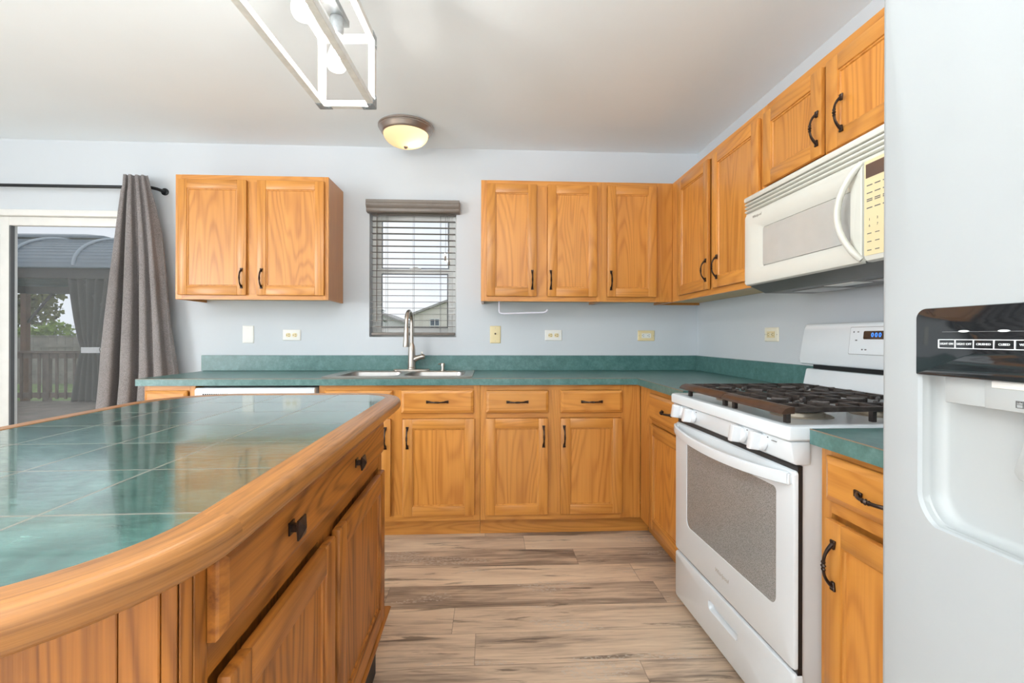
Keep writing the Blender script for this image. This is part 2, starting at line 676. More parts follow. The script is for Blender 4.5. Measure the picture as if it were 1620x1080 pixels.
def frosted():
    t = NT('frosted_lamp_glass')
    out = t.n['Material Output']
    t.n.remove(t.b)
    tl = t.add('BsdfTranslucent')
    tl.inputs[0].default_value = (.62, .50, .32, 1)
    df = t.add('BsdfDiffuse')
    df.inputs[0].default_value = (.62, .52, .36, 1)
    m1 = t.add('MixShader')
    m1.inputs[0].default_value = .45
    t.l.new(tl.outputs[0], m1.inputs[1])
    t.l.new(df.outputs[0], m1.inputs[2])
    em = t.add('Emission')
    em.inputs[0].default_value = (1, .80, .50, 1)
    em.inputs[1].default_value = .22
    ad = t.add('AddShader')
    t.l.new(m1.outputs[0], ad.inputs[0])
    t.l.new(em.outputs[0], ad.inputs[1])
    t.l.new(ad.outputs[0], out.inputs[0])
    return t.m


M['frosted'] = frosted()


def oven_glass():
    t = NT('dotted_oven_glass')
    c = t.obj_coord()
    v = t.add('TexVoronoi')
    t.put(v.inputs['Vector'], c)
    v.inputs['Scale'].default_value = 330
    n = t.noise(t.mapping(c, (6, 1, .6)), 1, 2)
    dots = t.ramp(v.outputs['Distance'], [(.25, (.14, .14, .14)), (.5, (.36, .36, .355))])
    col = t.mix(t.math('MULTIPLY', n, .35), dots, (.20, .20, .19))
    t.put(t.b.inputs['Base Color'], col)
    t.b.inputs['Roughness'].default_value = .14
    t.b.inputs['Coat Weight'].default_value = .3
    return t.m


M['oven_glass'] = oven_glass()
# outdoors
M['lawn'] = plain('lawn_grass', (.15, .22, .07), .9, var=.45, scale=3)
M['deck'] = plain('weathered_deck_boards', (.20, .17, .145), .8, var=.25, scale=4)
M['deck_wood'] = plain('brown_rail_wood', (.135, .10, .078), .75, var=.25, scale=9)
M['fence_wood'] = plain('weathered_fence_boards', (.235, .215, .19), .85, var=.25, scale=3)
M['gaz_roof'] = plain('blue_grey_metal_roof', (.155, .20, .24), .45, var=.06, scale=3)
M['gaz_rib'] = plain('pale_metal_rib', (.30, .36, .41), .45)
M['gaz_wood'] = plain('brown_gazebo_post', (.16, .085, .05), .6, var=.2, scale=8)
M['gaz_beam'] = plain('dark_gazebo_beam', (.075, .07, .065), .7, var=.15)
M['leaf_a'] = plain('autumn_tree_leaves', (.16, .17, .06), .8, var=.6, scale=2.5)
M['leaf_b'] = plain('bright_bush_leaves', (.20, .30, .06), .8, var=.4, scale=5)
M['leaf_c'] = plain('dark_tree_leaves', (.07, .11, .05), .8, var=.5, scale=3)
M['leaf_s'] = plain('spruce_needles', (.10, .145, .095), .8, var=.4, scale=8)
M['bark'] = plain('bark', (.09, .065, .05), .9, var=.3, scale=20)
M['siding'] = plain('pale_siding', (.78, .78, .77), .8, var=.03, scale=2)
M['siding2'] = plain('beige_siding', (.82, .77, .71), .8, var=.03, scale=2)
M['shingle'] = plain('grey_shingles', (.40, .39, .37), .9, var=.15, scale=5)
M['dark_pane'] = plain('dark_window_pane', (.10, .13, .17), .15)

# ------------------------------------------------------------------ the room
H = 2.4527
XL, YR = -5.95, -6.3        # left wall and rear wall
WT = .15                    # wall thickness
WIN = (-2.305, -1.710, 1.145, 2.03)      # kitchen window opening x0 x1 z0 z1
SLD = (-5.62, -3.80, 0.0, 1.985)         # glass door opening

struct(MB().box(XL - WT, WT, YR - WT, WT, -.12, 0).build('floor', M['floor'], smooth=False))
struct(MB().box(XL - WT, WT, YR - WT, WT, H, H + .12).build('ceiling', M['ceil'], smooth=False))
w = MB()
w.box(XL - WT, SLD[0], 0, WT, 0, H)
w.box(SLD[0], SLD[1], 0, WT, SLD[3], H)
w.box(SLD[1], WIN[0], 0, WT, 0, H)
w.box(WIN[0], WIN[1], 0, WT, 0, WIN[2])
w.box(WIN[0], WIN[1], 0, WT, WIN[3], H)
w.box(WIN[1], WT, 0, WT, 0, H)
struct(w.build('wall_back', M['wall'], smooth=False))
struct(MB().box(0, WT, YR, 0, 0, H).build('wall_right', M['wall'], smooth=False))
w = MB()     # left wall with a wide window
w.box(XL - WT, XL, YR, -5.7, 0, H).box(XL - WT, XL, -3.1, 0, 0, H)
w.box(XL - WT, XL, -5.7, -3.1, 0, .45).box(XL - WT, XL, -5.7, -3.1, 2.25, H)
struct(w.build('wall_left', M['wall'], smooth=False))
w = MB()     # rear wall; its wide window is unseen, added for fill light
w.box(XL - WT, -4.3, YR - WT, YR, 0, H).box(-.5, WT, YR - WT, YR, 0, H)
w.box(-4.3, -.5, YR - WT, YR, 0, .5).box(-4.3, -.5, YR - WT, YR, 2.35, H)
struct(w.build('wall_rear', M['wall'], smooth=False))


def frame(mb, x0, x1, y0, y1, z0, z1, t, m=0, bev=.003):
    mb.box(x0, x0 + t, y0, y1, z0, z1, m, bev)
    mb.box(x1 - t, x1, y0, y1, z0, z1, m, bev)
    mb.box(x0 + t, x1 - t, y0, y1, z0, z0 + t, m, bev)
    mb.box(x0 + t, x1 - t, y0, y1, z1 - t, z1, m, bev)
    return mb


# kitchen window: white vinyl double-hung, set back in the wall
x0, x1, z0, z1 = WIN
f = MB()
frame(f, x0, x1, .085, .145, z0, z1, .030)
win = struct(f.build('window_1', M['white_trim']))
f = MB()
frame(f, x0 + .030, x1 - .030, .112, .134, 1.60, z1 - .03, .030)
f.build('upper_sash', M['white_trim'], win)
f = MB()
frame(f, x0 + .030, x1 - .030, .088, .110, z0 + .03, 1.625, .034)
f.build('lower_sash', M['white_trim'], win)
f = MB()
frame(f, x0 + .060, x1 - .060, .109, .113, 1.632, z1 - .06, .006, bev=0)
frame(f, x0 + .064, x1 - .064, .085, .090, z0 + .064, 1.592, .006, bev=0)
f.build('gasket', M['grey_paint'], win)
f = MB()
f.box(-2.045, -1.965, .078, .098, 1.625, 1.634, 0, .003).box(-2.02, -1.985, .070, .086, 1.628, 1.640, 0, .004)
f.build('sash_lock', M['white_trim'], win)
g = MB()
g.box(x0 + .06, x1 - .06, .120, .124, 1.63, z1 - .06).box(x0 + .064, x1 - .064, .097, .101, z0 + .064, 1.592)
g.build('pane', M['glass'], win)

# sliding glass door
x0, x1, z0, z1 = SLD
f = MB()
f.box(x0, x1, -.012, .15, z1 - .040, z1, 0, .003).box(x0, x0 + .04, -.012, .15, 0, z1 - .04, 0, .003)
f.box(x1 - .04, x1, -.012, .15, 0, z1 - .04, 0, .003).box(x0, x1, -.005, .15, 0, .03, 0, .003)
door = struct(f.build('door_1', M['white_trim']))
f = MB()
frame(f, -4.745, x1 - .04, .020, .055, .032, z1 - .042, .058)
f.build('sliding_panel', M['white_trim'], door)
f = MB()
frame(f, x0 + .04, -4.715, .075, .110, .032, z1 - .042, .055)
f.build('fixed_panel', M['white_trim'], door)
f = MB()
f.box(-4.688, -4.676, .022, .048, .09, z1 - .10)
f.build('gasket', M['grey_paint'], door)
g = MB()
g.box(-4.690, x1 - .095, .036, .040, .088, z1 - .098)
g.box(x0 + .095, -4.77, .090, .094, .087, z1 - .097)
g.build('pane', M['glass'], door)
g = MB()
g.box(-4.76, x1 - .045, .124, .126, .05, z1 - .05)
g.build('insect_screen', M['screen'], door)
f = MB()
frame(f, -4.775, x1 - .042, .117, .133, .032, z1 - .042, .022)
f.build('screen_frame', M['white_trim'], door)

# windows of the left and rear wall (behind and beside the camera)
f = MB()
for a, b in ((-5.7, -4.4), (-4.4, -3.1)):
    frame(f, a, b, -.10, -.04, .45, 2.25, .05)
wl_o = struct(f.build('window_2', M['white_trim'], loc=(XL, 0, 0), rot=(0, 0, PI / 2)))
wl_o.location = (XL - .14, 0, 0)
g = MB()
g.box(-5.65, -3.15, -.075, -.071, .5, 2.2)
g.build('pane', M['glass'], wl_o)
f = MB()
for a in range(3):
    frame(f, -4.3 + a * 3.8 / 3, -4.3 + (a + 1) * 3.8 / 3, YR - .11, YR - .05, .5, 2.35, .05)
wr_o = struct(f.build('window_3', M['white_trim']))  # unseen rear window, added to go with the rear fill light
g = MB()
g.box(-4.25, -.55, YR - .082, YR - .078, .55, 2.3)
g.build('pane', M['glass'], wr_o)


# ------------------------------------------------------------------ cabinets
def handle_mb():
    """bow pull, 125 mm, upright along z, feet on y = 0, standing out to -y"""
    b = MB()
    L = .0625
    path, rad = [], []
    for k in range(25):
        s = -1 + 2 * k / 24
        z = s * (L - .010)
        y = -.004 - .024 * (1 - abs(s) ** 2.6)
        r = .0042 + .0022 * abs(s) ** 3
        if abs(s) < .05:
            r = .0075
        elif abs(abs(s) - .17) < .05:
            r = .0062
        elif abs(abs(s) - .09) < .045:
            r = .0040
        path.append((0, y, z))
        rad.append((r, r * .8))
    b.tube(path, rad, 10)
    for s in (-1, 1):
        pts = [(-.005, s * .040), (.005, s * .040), (.0085, s * L), (-.0085, s * L)]
        b.prism(pts, -.007, -.0005, 'y', 0, .0015, 1)
    return b


HANDLE_PROTO = None


def put_handle(parent, x, z, y, level=False):
    global HANDLE_PROTO
    if HANDLE_PROTO is None:
        o = handle_mb().build('handle', M['bronze'], parent)
        HANDLE_PROTO = o
    else:
        o = HANDLE_PROTO.copy()
        COL.objects.link(o)
        o.parent = parent
    o.location = (x, y, z)
    o.rotation_euler = (0, PI / 2 if level else 0, 0)
    return o


def door_part(parent, x0, x1, z0, z1, handle=None, wv='oak_v', wh='oak_h', wp='oak_panel', st=.056, name='door', yf=-.0205, th=.0195):
    """framed door with a recessed panel; handle = (x, z)"""
    b = MB()
    y0, y1 = yf, yf + th
    e = .005
    for a, c in ((x0, x0 + st), (x1 - st, x1)):
        b.box(a, c, y0, y1, z0, z1, 0, e, 2)
    b.box(x0 + st - .002, x1 - st + .002, y0, y1, z0, z0 + st, 1, e, 2)
    b.box(x0 + st - .002, x1 - st + .002, y0, y1, z1 - st, z1, 1, e, 2)
    # stepped inner moulding down to the panel
    q = [(0, -.0), (.003, .0045), (.009, .0055), (.012, .0105)]
    lp = []
    for d, dep in q:
        s = st - .005 + d + .001
        lp.append([(x0 + s, y0 + dep + .0008, z0 + s), (x1 - s, y0 + dep + .0008, z0 + s), (x1 - s, y0 + dep + .0008, z1 - s), (x0 + s, y0 + dep + .0008, z1 - s)])
    b.loops(lp, 0)
    o = b.build(name, [M[wv], M[wh]], parent)
    p = MB()
    s = st + .002
    p.box(x0 + s, x1 - s, y0 + .0105, y0 + .0155, z0 + s, z1 - s)
    p.build('panel', M[wp], o)
    if handle:
        put_handle(o, handle[0], handle[1], y0)
    return o


def drawer_part(parent, x0, x1, z0, z1, handle=True, wh='oak_h', name='drawer', yf=-.0205, th=.0195):
    b = MB()
    y0, y1 = yf, yf + th
    lp = []
    for d, dep in ((0, th), (0, .009), (.003, .006), (.013, .0015), (.016, 0)):
        lp.append([(x0 + d, y0 + dep, z0 + d), (x1 - d, y0 + dep, z0 + d), (x1 - d, y0 + dep, z1 - d), (x0 + d, y0 + dep, z1 - d)])
    b.loops(lp, 0, True, True)
    o = b.build(name, M[wh], parent, sharp=12)
    if handle:
        put_handle(o, (x0 + x1) / 2, (z0 + z1) / 2, y0, level=True)
    return o


def carcass(parent, W, D, z0, z1, cells_x, rails=(), lid=True, st_l=.038, st_r=.038, top=.038, bot=.038, name='body', mats=('oak_v', 'oak_h', 'oak_side', 'cab_under')):
    """face frame on y 0..0.019 with a box behind it; cells_x: centre stiles (x0, x1); rails: level rails (z0, z1)"""
    b = MB()
    b.box(0, st_l, 0, .019, z0, z1, 0, .001, 1)
    b.box(W - st_r, W, 0, .019, z0, z1, 0, .001, 1)
    b.box(st_l, W - st_r, 0, .0188, z1 - top, z1, 1)
    b.box(st_l, W - st_r, 0, .0188, z0, z0 + bot, 1)
    for a, c in cells_x:
        b.box(a, c, 0, .0186, z0 + bot, z1 - top, 0)
    for a, c in rails:
        b.box(st_l, W - st_r, .0004, .0184, a, c, 1)
    # box: sides, top, bottom (raised), back
    b.box(.001, .016, .0188, D, z0, z1 - .001, 2)
    b.box(W - .016, W - .001, .0188, D, z0, z1 - .001, 2)
    if lid:
        b.box(.016, W - .016, .0188, D, z1 - .018, z1 - .003, 2)
    b.box(.016, W - .016, .0188, D, z0 + .016, z0 + .030, 3)
    b.box(.016, W - .016, D - .006, D, z0 + .03, z1 - .018, 2)
    # dark interior seen by nobody; closes the front behind the doors
    b.box(.016, W - .016, .0188, .024, z0 + .03, z1 - .018, 2)
    return b.build(name, [M[k] for k in mats], parent)


UB, UT = 1.3739, 2.1400      # wall cabinet bottom and top
FD = .2992                   # face frame distance from the wall

# left wall cabinet
Wd = .9234
t = thing('wall_cabinet', 'oak wall cabinet with two doors hanging alone between curtain and window', 'cabinet', (-3.4054, -FD, UB))
carcass(t, Wd, FD - .002, 0, UT - UB, [(.430, .492)])
ox = -3.4054
door_part(t, -3.383 - ox, -2.974 - ox, 1.400 - UB, 2.108 - UB, (-3.000 - ox, 1.503 - UB))
door_part(t, -2.911 - ox, -2.505 - ox, 1.400 - UB, 2.108 - UB, (-2.881 - ox, 1.503 - UB))

# back wall, right: a pair and a single door with filler
ox = -1.5337
t = thing('wall_cabinet', 'oak wall cabinet with two doors just right of the window', 'cabinet', (ox, -FD, UB))
carcass(t, .7687, FD - .002, 0, UT - UB, [(.352, .420)], st_l=.042, st_r=.035)
door_part(t, -1.499 - ox, -1.181 - ox, 1.404 - UB, 2.113 - UB, (-1.210 - ox, 1.508 - UB))
door_part(t, -1.112 - ox, -.794 - ox, 1.404 - UB, 2.113 - UB, (-1.092 - ox, 1.508 - UB))
ox = -.7645
t = thing('wall_cabinet', 'narrow oak corner wall cabinet with one door', 'cabinet', (ox, -FD, UB))
W2 = .7645 - FD - .0015
carcass(t, W2, FD - .002, 0, UT - UB, [], st_l=.036, st_r=.108)
door_part(t, -.7285 - ox, -.408 - ox, 1.404 - UB, 2.113 - UB, (-.706 - ox, 1.508 - UB))

# right wall: origin at the far front corner, x runs towards the camera
RZ = -PI / 2
oy = -.020
t = thing('wall_cabinet', 'oak wall cabinet with two tall doors between the corner and the microwave', 'cabinet', (-FD, oy, UB), RZ)


def ly(y):
    return oy - y


b = carcass(t, ly(-1.313), FD - .002, 0, UT - UB, [(ly(-.832), ly(-.873))], st_l=.40, st_r=.036)
door_part(t, ly(-.418), ly(-.829), 1.404 - UB, 2.101 - UB, (ly(-.812), 1.508 - UB))
door_part(t, ly(-.876), ly(-1.299), 1.404 - UB, 2.101 - UB, (ly(-.936), 1.508 - UB))
oy = -1.3145
MB_ = 1.752
t = thing('wall_cabinet', 'short oak wall cabinet mounted directly above the microwave', 'cabinet', (-FD, oy, MB_), RZ)
carcass(t, .770, FD - .002, 0, UT - MB_, [(ly(-1.690), ly(-1.714))], st_l=.022, st_r=.036)
door_part(t, ly(-1.336), ly(-1.6905), 1.790 - MB_, 2.100 - MB_, (ly(-1.674), 1.888 - MB_))
door_part(t, ly(-1.7125), ly(-2.068), 1.786 - MB_, 2.100 - MB_, (ly(-1.792), 1.890 - MB_))

# base cabinets ------------------------------------------------------
BD = .6057
CT = .8745     # top of the base cabinets (under the worktop)
TKZ = .106


def toe(parent, W, D, x0=0.0):
    MB().box(x0, W, .072, D, .001, TKZ - .001).build('toe_kick', M['oak_h'], parent)


ox = -3.372
t = thing('base_cabinet', 'oak base cabinet at the left end of the green worktop beside the dishwasher', 'cabinet', (ox, -BD, 0))
carcass(t, .272, BD - .003, TKZ, CT, [], rails=[(.69, .715)], st_l=.030, st_r=.030)
toe(t, .27, BD - .01)
drawer_part(t, .012, .235, .717, .848)
door_part(t, .012, .235, .137, .686, (.205, .58))

ox = -2.430
t = thing('base_cabinet', 'oak sink base cabinet under the sink, partly behind the island', 'cabinet', (ox, -BD, 0))
carcass(t, .8985, BD - .003, TKZ, CT, [(.400, .462)], lid=False, rails=[(.686, .716)], top=.030)
toe(t, .8985, BD - .01)
drawer_part(t, .035, -2.021 - ox, .717, .846)
drawer_part(t, -1.973 - ox, -1.568 - ox, .717, .846)
door_part(t, .035, -2.030 - ox, .138, .685, (-2.059 - ox, .580))
door_part(t, -1.965 - ox, -1.561 - ox, .138, .685, (-1.938 - ox, .580))

ox = -1.530
t = thing('base_cabinet', 'oak base cabinet with two drawers above two doors, right of the sink', 'cabinet', (ox, -BD, 0))
carcass(t, 1.530 - BD - .0015, BD - .003, TKZ, CT, [(.385, .460)], rails=[(.686, .716)], st_r=.120, top=.030)
toe(t, 1.53 - .535, BD - .01)
drawer_part(t, -1.498 - ox, -1.142 - ox, .716, .843)
drawer_part(t, -1.073 - ox, -.717 - ox, .716, .843)
door_part(t, -1.501 - ox, -1.145 - ox, .138, .685, (-1.171 - ox, .583))
door_part(t, -1.074 - ox, -.717 - ox, .138, .685, (-1.053 - ox, .583))

oy = -BD - .001
t = thing('base_cabinet', 'oak base cabinet in the corner left of the gas range', 'cabinet', (-BD, oy, 0), RZ)
carcass(t, ly(-1.280), BD - .003, TKZ, CT, [], rails=[(.686, .716)], st_l=.185, st_r=.030, top=.030)
MB().box(-.0705, ly(-1.280), .072, .35, .001, TKZ - .001).build('toe_kick', M['oak_h'], t)
drawer_part(t, ly(-.797), ly(-1.262), .714, .848, handle=False)
door_part(t, ly(-.806), ly(-1.262), .137, .685)
dr = [c for c in t.children if c.name.startswith('drawer')][0]
put_handle(dr, ly(-1.062), .780, -.0205, level=True)

oy = -2.0935
t = thing('base_cabinet', 'oak base cabinet between the gas range and the refrigerator', 'cabinet', (-BD, oy, 0), RZ)
carcass(t, .40, BD - .003, TKZ, .866, [], rails=[(.70, .735)], st_l=.036, st_r=.036, top=.030)
toe(t, .40, BD - .01)
drawer_part(t, ly(-2.127), ly(-2.466), .735, .847, handle=False)
d_o = door_part(t, ly(-2.130), ly(-2.466), .137, .690, (ly(-2.166), .583))
dr = [c for c in t.children if c.name.startswith('drawer')][0]
put_handle(dr, ly(-2.297), .786, -.0205, level=True)

# dishwasher -----------------------------------------------------------
ox = -3.090
t = thing('dishwasher', 'white dishwasher under the green worktop, mostly behind the island', 'dishwasher', (ox, -BD, 0))
MB().box(.002, .648, .01, .57, .03, .862, 0, .004).build('tub', M['appl_side'], t)
dd = MB().box(.004, .646, -.030, .008, .115, .735, 0, .006).build('door', M['appl'], t)
c = MB()
c.prism([(-.030, .738), (.008, .738), (.008, .864), (-.022, .864), (-.034, .852)], .004, .646, 'x', 0, .004)
cp = c.build('control_panel', M['appl'], t)
v = MB()
for k in range(12):
    v.box(.048 + k * .0115, .055 + k * .0115, -.0345, -.028, .826, .833)
v.build('vent', M['slot'], cp)
MB().box(.30, .60, -.0352, -.030, .755, .838, 0, .002).build('fascia', M['white_plate'], cp)
MB().box(.01, .64, .05, .06, .002, .113).build('toe_kick', M['toe_black'], t)

# ------------------------------------------------------------------ worktops
D = .6376
TOP = .914
XWL = -3.3985
b = MB()
zt, zb = TOP, TOP - .038
sx0, sx1, sy0, sy1 = -2.400, -1.612, -.545, -.085      # hole for the sink
b.box(XWL, sx0, -D, -.001, zb, zt)
b.box(sx1, -.001, -D, -.001, zb, zt)
b.box(sx0, sx1, -D, sy0, zb, zt)
b.box(sx0, sx1, sy1, -.001, zb, zt)
b.box(-D, -.001, -1.281, -D, zb, zt)
b.box(XWL + .0, -D, -D - .0006, -D, zt - .0025, zt + .0003, 1)     # brown seam along the front edge
b.box(-D - .0006, -D, -1.281, -D - .0006, zt - .0025, zt + .0003, 1)
t = tag(b.build('worktop', [M['laminate'], M['lam_seam']], smooth=False),
        'long L-shaped green laminate worktop with sink, running into the corner', 'worktop')
b = MB()
b.box(-3.415, -.001, -.021, -.001, zt + .0005, 1.0185, 0, .0015, 1)
b.box(-.021, -.001, -1.281, -.0215, zt + .0005, 1.0185, 0, .0015, 1)
b.build('backsplash', M['laminate'], t)
b = MB()
b.box(-D, -.001, -2.496, -2.0925, .868, .908)
b.box(-D - .0006, -D, -2.496, -2.0925, .9055, .9083, 1)
t = tag(b.build('worktop', [M['laminate'], M['lam_seam']], smooth=False),
        'short green laminate worktop between the gas range and the refrigerator', 'worktop')
MB().box(-.021, -.001, -2.496, -2.0925, .9085, 1.010, 0, .0015, 1).build('backsplash', M['laminate'], t)

# ------------------------------------------------------------------ sink, faucet, soap dispenser
t = thing('kitchen_sink', 'double bowl stainless steel sink set in the green worktop', 'sink', (-2.006, -.315, TOP))
b = MB()
zr = .0055
for s in (-1, 1):
    xa, xb = (-.430, 0.0) if s < 0 else (0.0, .430)
    ha, hb = (-.375, -.018) if s < 0 else (.018, .375)
    n = 6
    rad = [.030, .0005, .0005, .030] if s < 0 else [.0005, .030, .030, .0005]
    outer = rrect(xa, xb, -.270, .270, rad, n)
    hole = rrect(ha, hb, -.215, .165, .07, n)
    hole2 = rrect(ha + .006, hb - .006, -.209, .159, .065, n)
    low = rrect(ha + .022, hb - .022, -.193, .143, .055, n)
    lp = [[(x, y, .0004) for x, y in outer], [(x, y, zr) for x, y in rrect(xa + (.004 if s < 0 else 0), xb - (.004 if s > 0 else 0), -.266, .266, rad, n)],
          [(x, y, zr) for x, y in hole], [(x, y, zr - .006) for x, y in hole2], [(x, y, -.155) for x, y in low],
          [(x * .85 + .15 * (ha + hb) / 2, y * .85, -.175) for x, y in low]]
    b.loops(lp, 0, False, True)
b.build('basin', M['steel'], t)
for s, nm in ((-1, 'drain'), (1, 'drain')):
    MB().lathe([(.045, -.1745), (.045, -.171), (.036, -.170), (.030, -.1735)], (s * .1965, -.025, 0), n=24).build(nm, M['nickel'], t)

t = thing('kitchen_faucet', 'brushed nickel pull-down faucet standing on the sink', 'faucet', (-1.998, -.105, TOP + .0065))
b = MB()
pts = rrect(-.122, .122, -.030, .030, .029, 6)
b.loops([[(x, y, .0) for x, y in pts], [(x, y, .006) for x, y in pts], [(x * .97, y * .90, .010) for x, y in pts]], 0, True, True)
b.build('base_plate', M['nickel'], t)
b = MB()
b.lathe([(.029, .0095), (.029, .020), (.026, .024), (.0262, .050), (.0245, .12), (.021, .16), (.0165, .175), (.0135, .185)], n=28)
b.build('body', M['nickel'], t)
b = MB()      # gooseneck, arching forward and a little to the left
path = [(0, 0, .18)]
path += [(0, 0, .18 + .14 * k / 6) for k in range(1, 7)]
for k in range(1, 15):
    a = PI * k / 15
    path.append((-.012 * (1 - math.cos(a)) / 2, -.068 * (1 - math.cos(a)), .32 + .072 * math.sin(a)))
path += [(-.012, -.136, .30), (-.013, -.137, .28)]
b.tube(path, .0125, 14)
b.build('spout', M['nickel'], t)
b = MB()
b.lathe([(.0135, 0), (.0155, -.004), (.0155, -.05), (.019, -.085), (.0215, -.118), (.0205, -.124), (.016, -.124)], (-.013, -.137, .285), n=24)
b.build('spray_head', M['nickel'], t)
b = MB()
b.tube([(.018, -.002, .075), (.040, -.004, .086), (.062, -.006, .092)], [.019, .0175, .0165], 16)
b.tube([(.062, -.006, .092), (.078, -.007, .0935), (.088, -.008, .094)], [.0185, .0185, .012], 16)
b.tube([(.066, -.006, .104), (.069, -.020, .117), (.073, -.040, .122)], [.0055, .005, .0065], 10)
b.build('lever', M['nickel'], t)
t = thing('soap_dispenser', 'small brushed nickel soap dispenser pump at the right rear of the sink', 'soap dispenser', (-1.792, -.098, TOP + .006))
b = MB()
b.lathe([(.019, 0), (.019, .004), (.012, .006), (.011, .028)], n=20)
b.build('base', M['nickel'], t)
b = MB()
b.lathe([(.015, .0285), (.0155, .047), (.014, .050)], n=20)
b.tube([(0, 0, .041), (-.018, -.012, .045), (-.028, -.018, .043)], [.006, .005, .0042], 8)
b.build('pump_head', M['nickel'], t)
# ------------------------------------------------------------------ wall plates
PLATE_W, PLATE_H = .120, .074


def plate(name, label, cat, x, z, w, h, mat, loc=None, rz=0.0, group=None):
    t = thing(name, label, cat, loc or (x, -.0005, z - h / 2), rz, group)
    b = MB()
    lp = []
    for d, y in ((0, 0), (0, -.0025), (.003, -.0055), (.006, -.0062)):
        lp.append(front(rrect(-w / 2 + d, w / 2 - d, d, h - d, .003, 2), y))
    b.loops(lp, 0, True, True)
    b.build('cover_plate', mat, t)
    return t


def duplex(t, h, mat):
    for s in (-1, 1):
        b = MB()
        pts = [(s * .0215 + .0165 * math.cos(a), h / 2 + max(-.0135, min(.0135, .0168 * math.sin(a)))) for a in [2 * PI * k / 28 for k in range(28)]]
        b.prism(pts, -.0085, -.006, 'y', 0, .0006, 1)
        o = b.build('receptacle', mat, t)
        b = MB()
        for q in (-1, 1):
            b.box(s * .0215 + .001, s * .0215 + .0095, -.0088, -.0082, h / 2 + q * .006 - .0013, h / 2 + q * .006 + .0013)
        b.lathe([(.0027, -.0088), (.0027, -.0082)], (s * .0215 - .0085, 0, h / 2), 'y', 10)
        b.build('slot', M['slot'], o)


def decora(t, h, mat):
    b = MB()
    b.loops([front(rrect(-.0335, .0335, h / 2 - .0165, h / 2 + .0165, .002, 2), y) for y in (-.006, -.0085)], 0, True, True)
    o = b.build('receptacle', mat, t)
    for s in (-1, 1):
        for q in (-1, 1):
            MB().box(s * .020 - .004, s * .020 + .004, -.0089, -.0083, h / 2 + q * .0062 - .0012, h / 2 + q * .0062 + .0012).build('slot', M['slot'], o)
        MB().lathe([(.0024, -.0089), (.0024, -.0083)], (s * .020 - .0095, 0, h / 2), 'y', 10).build('slot', M['slot'], o)
    for q in (-.005, .005):
        MB().box(-.003, .003, -.0092, -.0083, h / 2 + q - .003, h / 2 + q + .003, 0).build('button', M['white_plate'], o)
    for s in (-1, 1):
        MB().lathe([(.003, -.0070), (.003, -.0060)], (s * .052, 0, h / 2), 'y', 10).build('screw', M['nickel'], t)


t = plate('blank_plate', 'plain white blank wall plate under the left wall cabinet', 'wall plate', -3.116, 1.160, .076, .119, M['white_plate'])
for s in (-1, 1):
    MB().lathe([(.003, -.0070), (.003, -.0060)], (0, 0, .0595 + s * .042), 'y', 10).build('screw', M['white_trim'], t)
t = plate('wall_outlet', 'white wall outlet under the left wall cabinet, left of the faucet', 'outlet', -2.826, 1.156, PLATE_W, PLATE_H, M['white_plate'], group='horizontal duplex outlets')
duplex(t, PLATE_H, M['ivory'])
dup(t, (-1.031, -.0005, 1.159 - PLATE_H / 2), None, 'white wall outlet with ivory sockets under the paper towel holder end')
t = plate('wall_outlet', 'ivory wall outlet with white sockets on the back wall near the corner', 'outlet', -.371, 1.158, PLATE_W, PLATE_H, M['ivory'])
decora(t, PLATE_H, M['white_plate'])
t = plate('wall_outlet', 'cream wall outlet on the right wall left of the gas range', 'outlet', 0, 0, PLATE_W, PLATE_H, M['cream_plate'],
          loc=(-.0005, -.890, 1.163 - PLATE_H / 2), rz=RZ)
decora(t, PLATE_H, M['ivory'])
t = plate('light_switch', 'ivory light switch plate right of the window', 'light switch', -1.438, 1.163, .074, .120, M['ivory'])
b = MB()
b.lathe([(.006, -.011), (.006, -.006)], (0, 0, .066), 'y', 12).lathe([(.004, -.017), (.005, -.011)], (0, 0, .066), 'y', 12)
b.build('rotary_knob', M['bronze'], t)
for s in (-1, 1):
    MB().lathe([(.0028, -.0070), (.0028, -.0060)], (0, 0, .060 + s * .045), 'y', 10).build('screw', M['nickel'], t)

# paper towel holder under the wall cabinet
t = thing('paper_towel_holder', 'white rod paper towel holder hanging under the oak cabinet right of the window', 'paper towel holder', (-1.415, -.20, UB))
b = MB()
b.box(-.012, .26, -.018, .018, .0085, .0150, 0, .002)
b.build('mount_plate', M['holder'], t)
b = MB()
path = [(0, 0, .0085), (0, 0, -.055), (.003, 0, -.066), (.012, 0, -.072), (.03, 0, -.074), (.29, 0, -.066), (.305, 0, -.063), (.312, 0, -.056), (.318, 0, -.046)]
b.tube(path, .0062, 12)
b.build('rod', M['holder'], t)

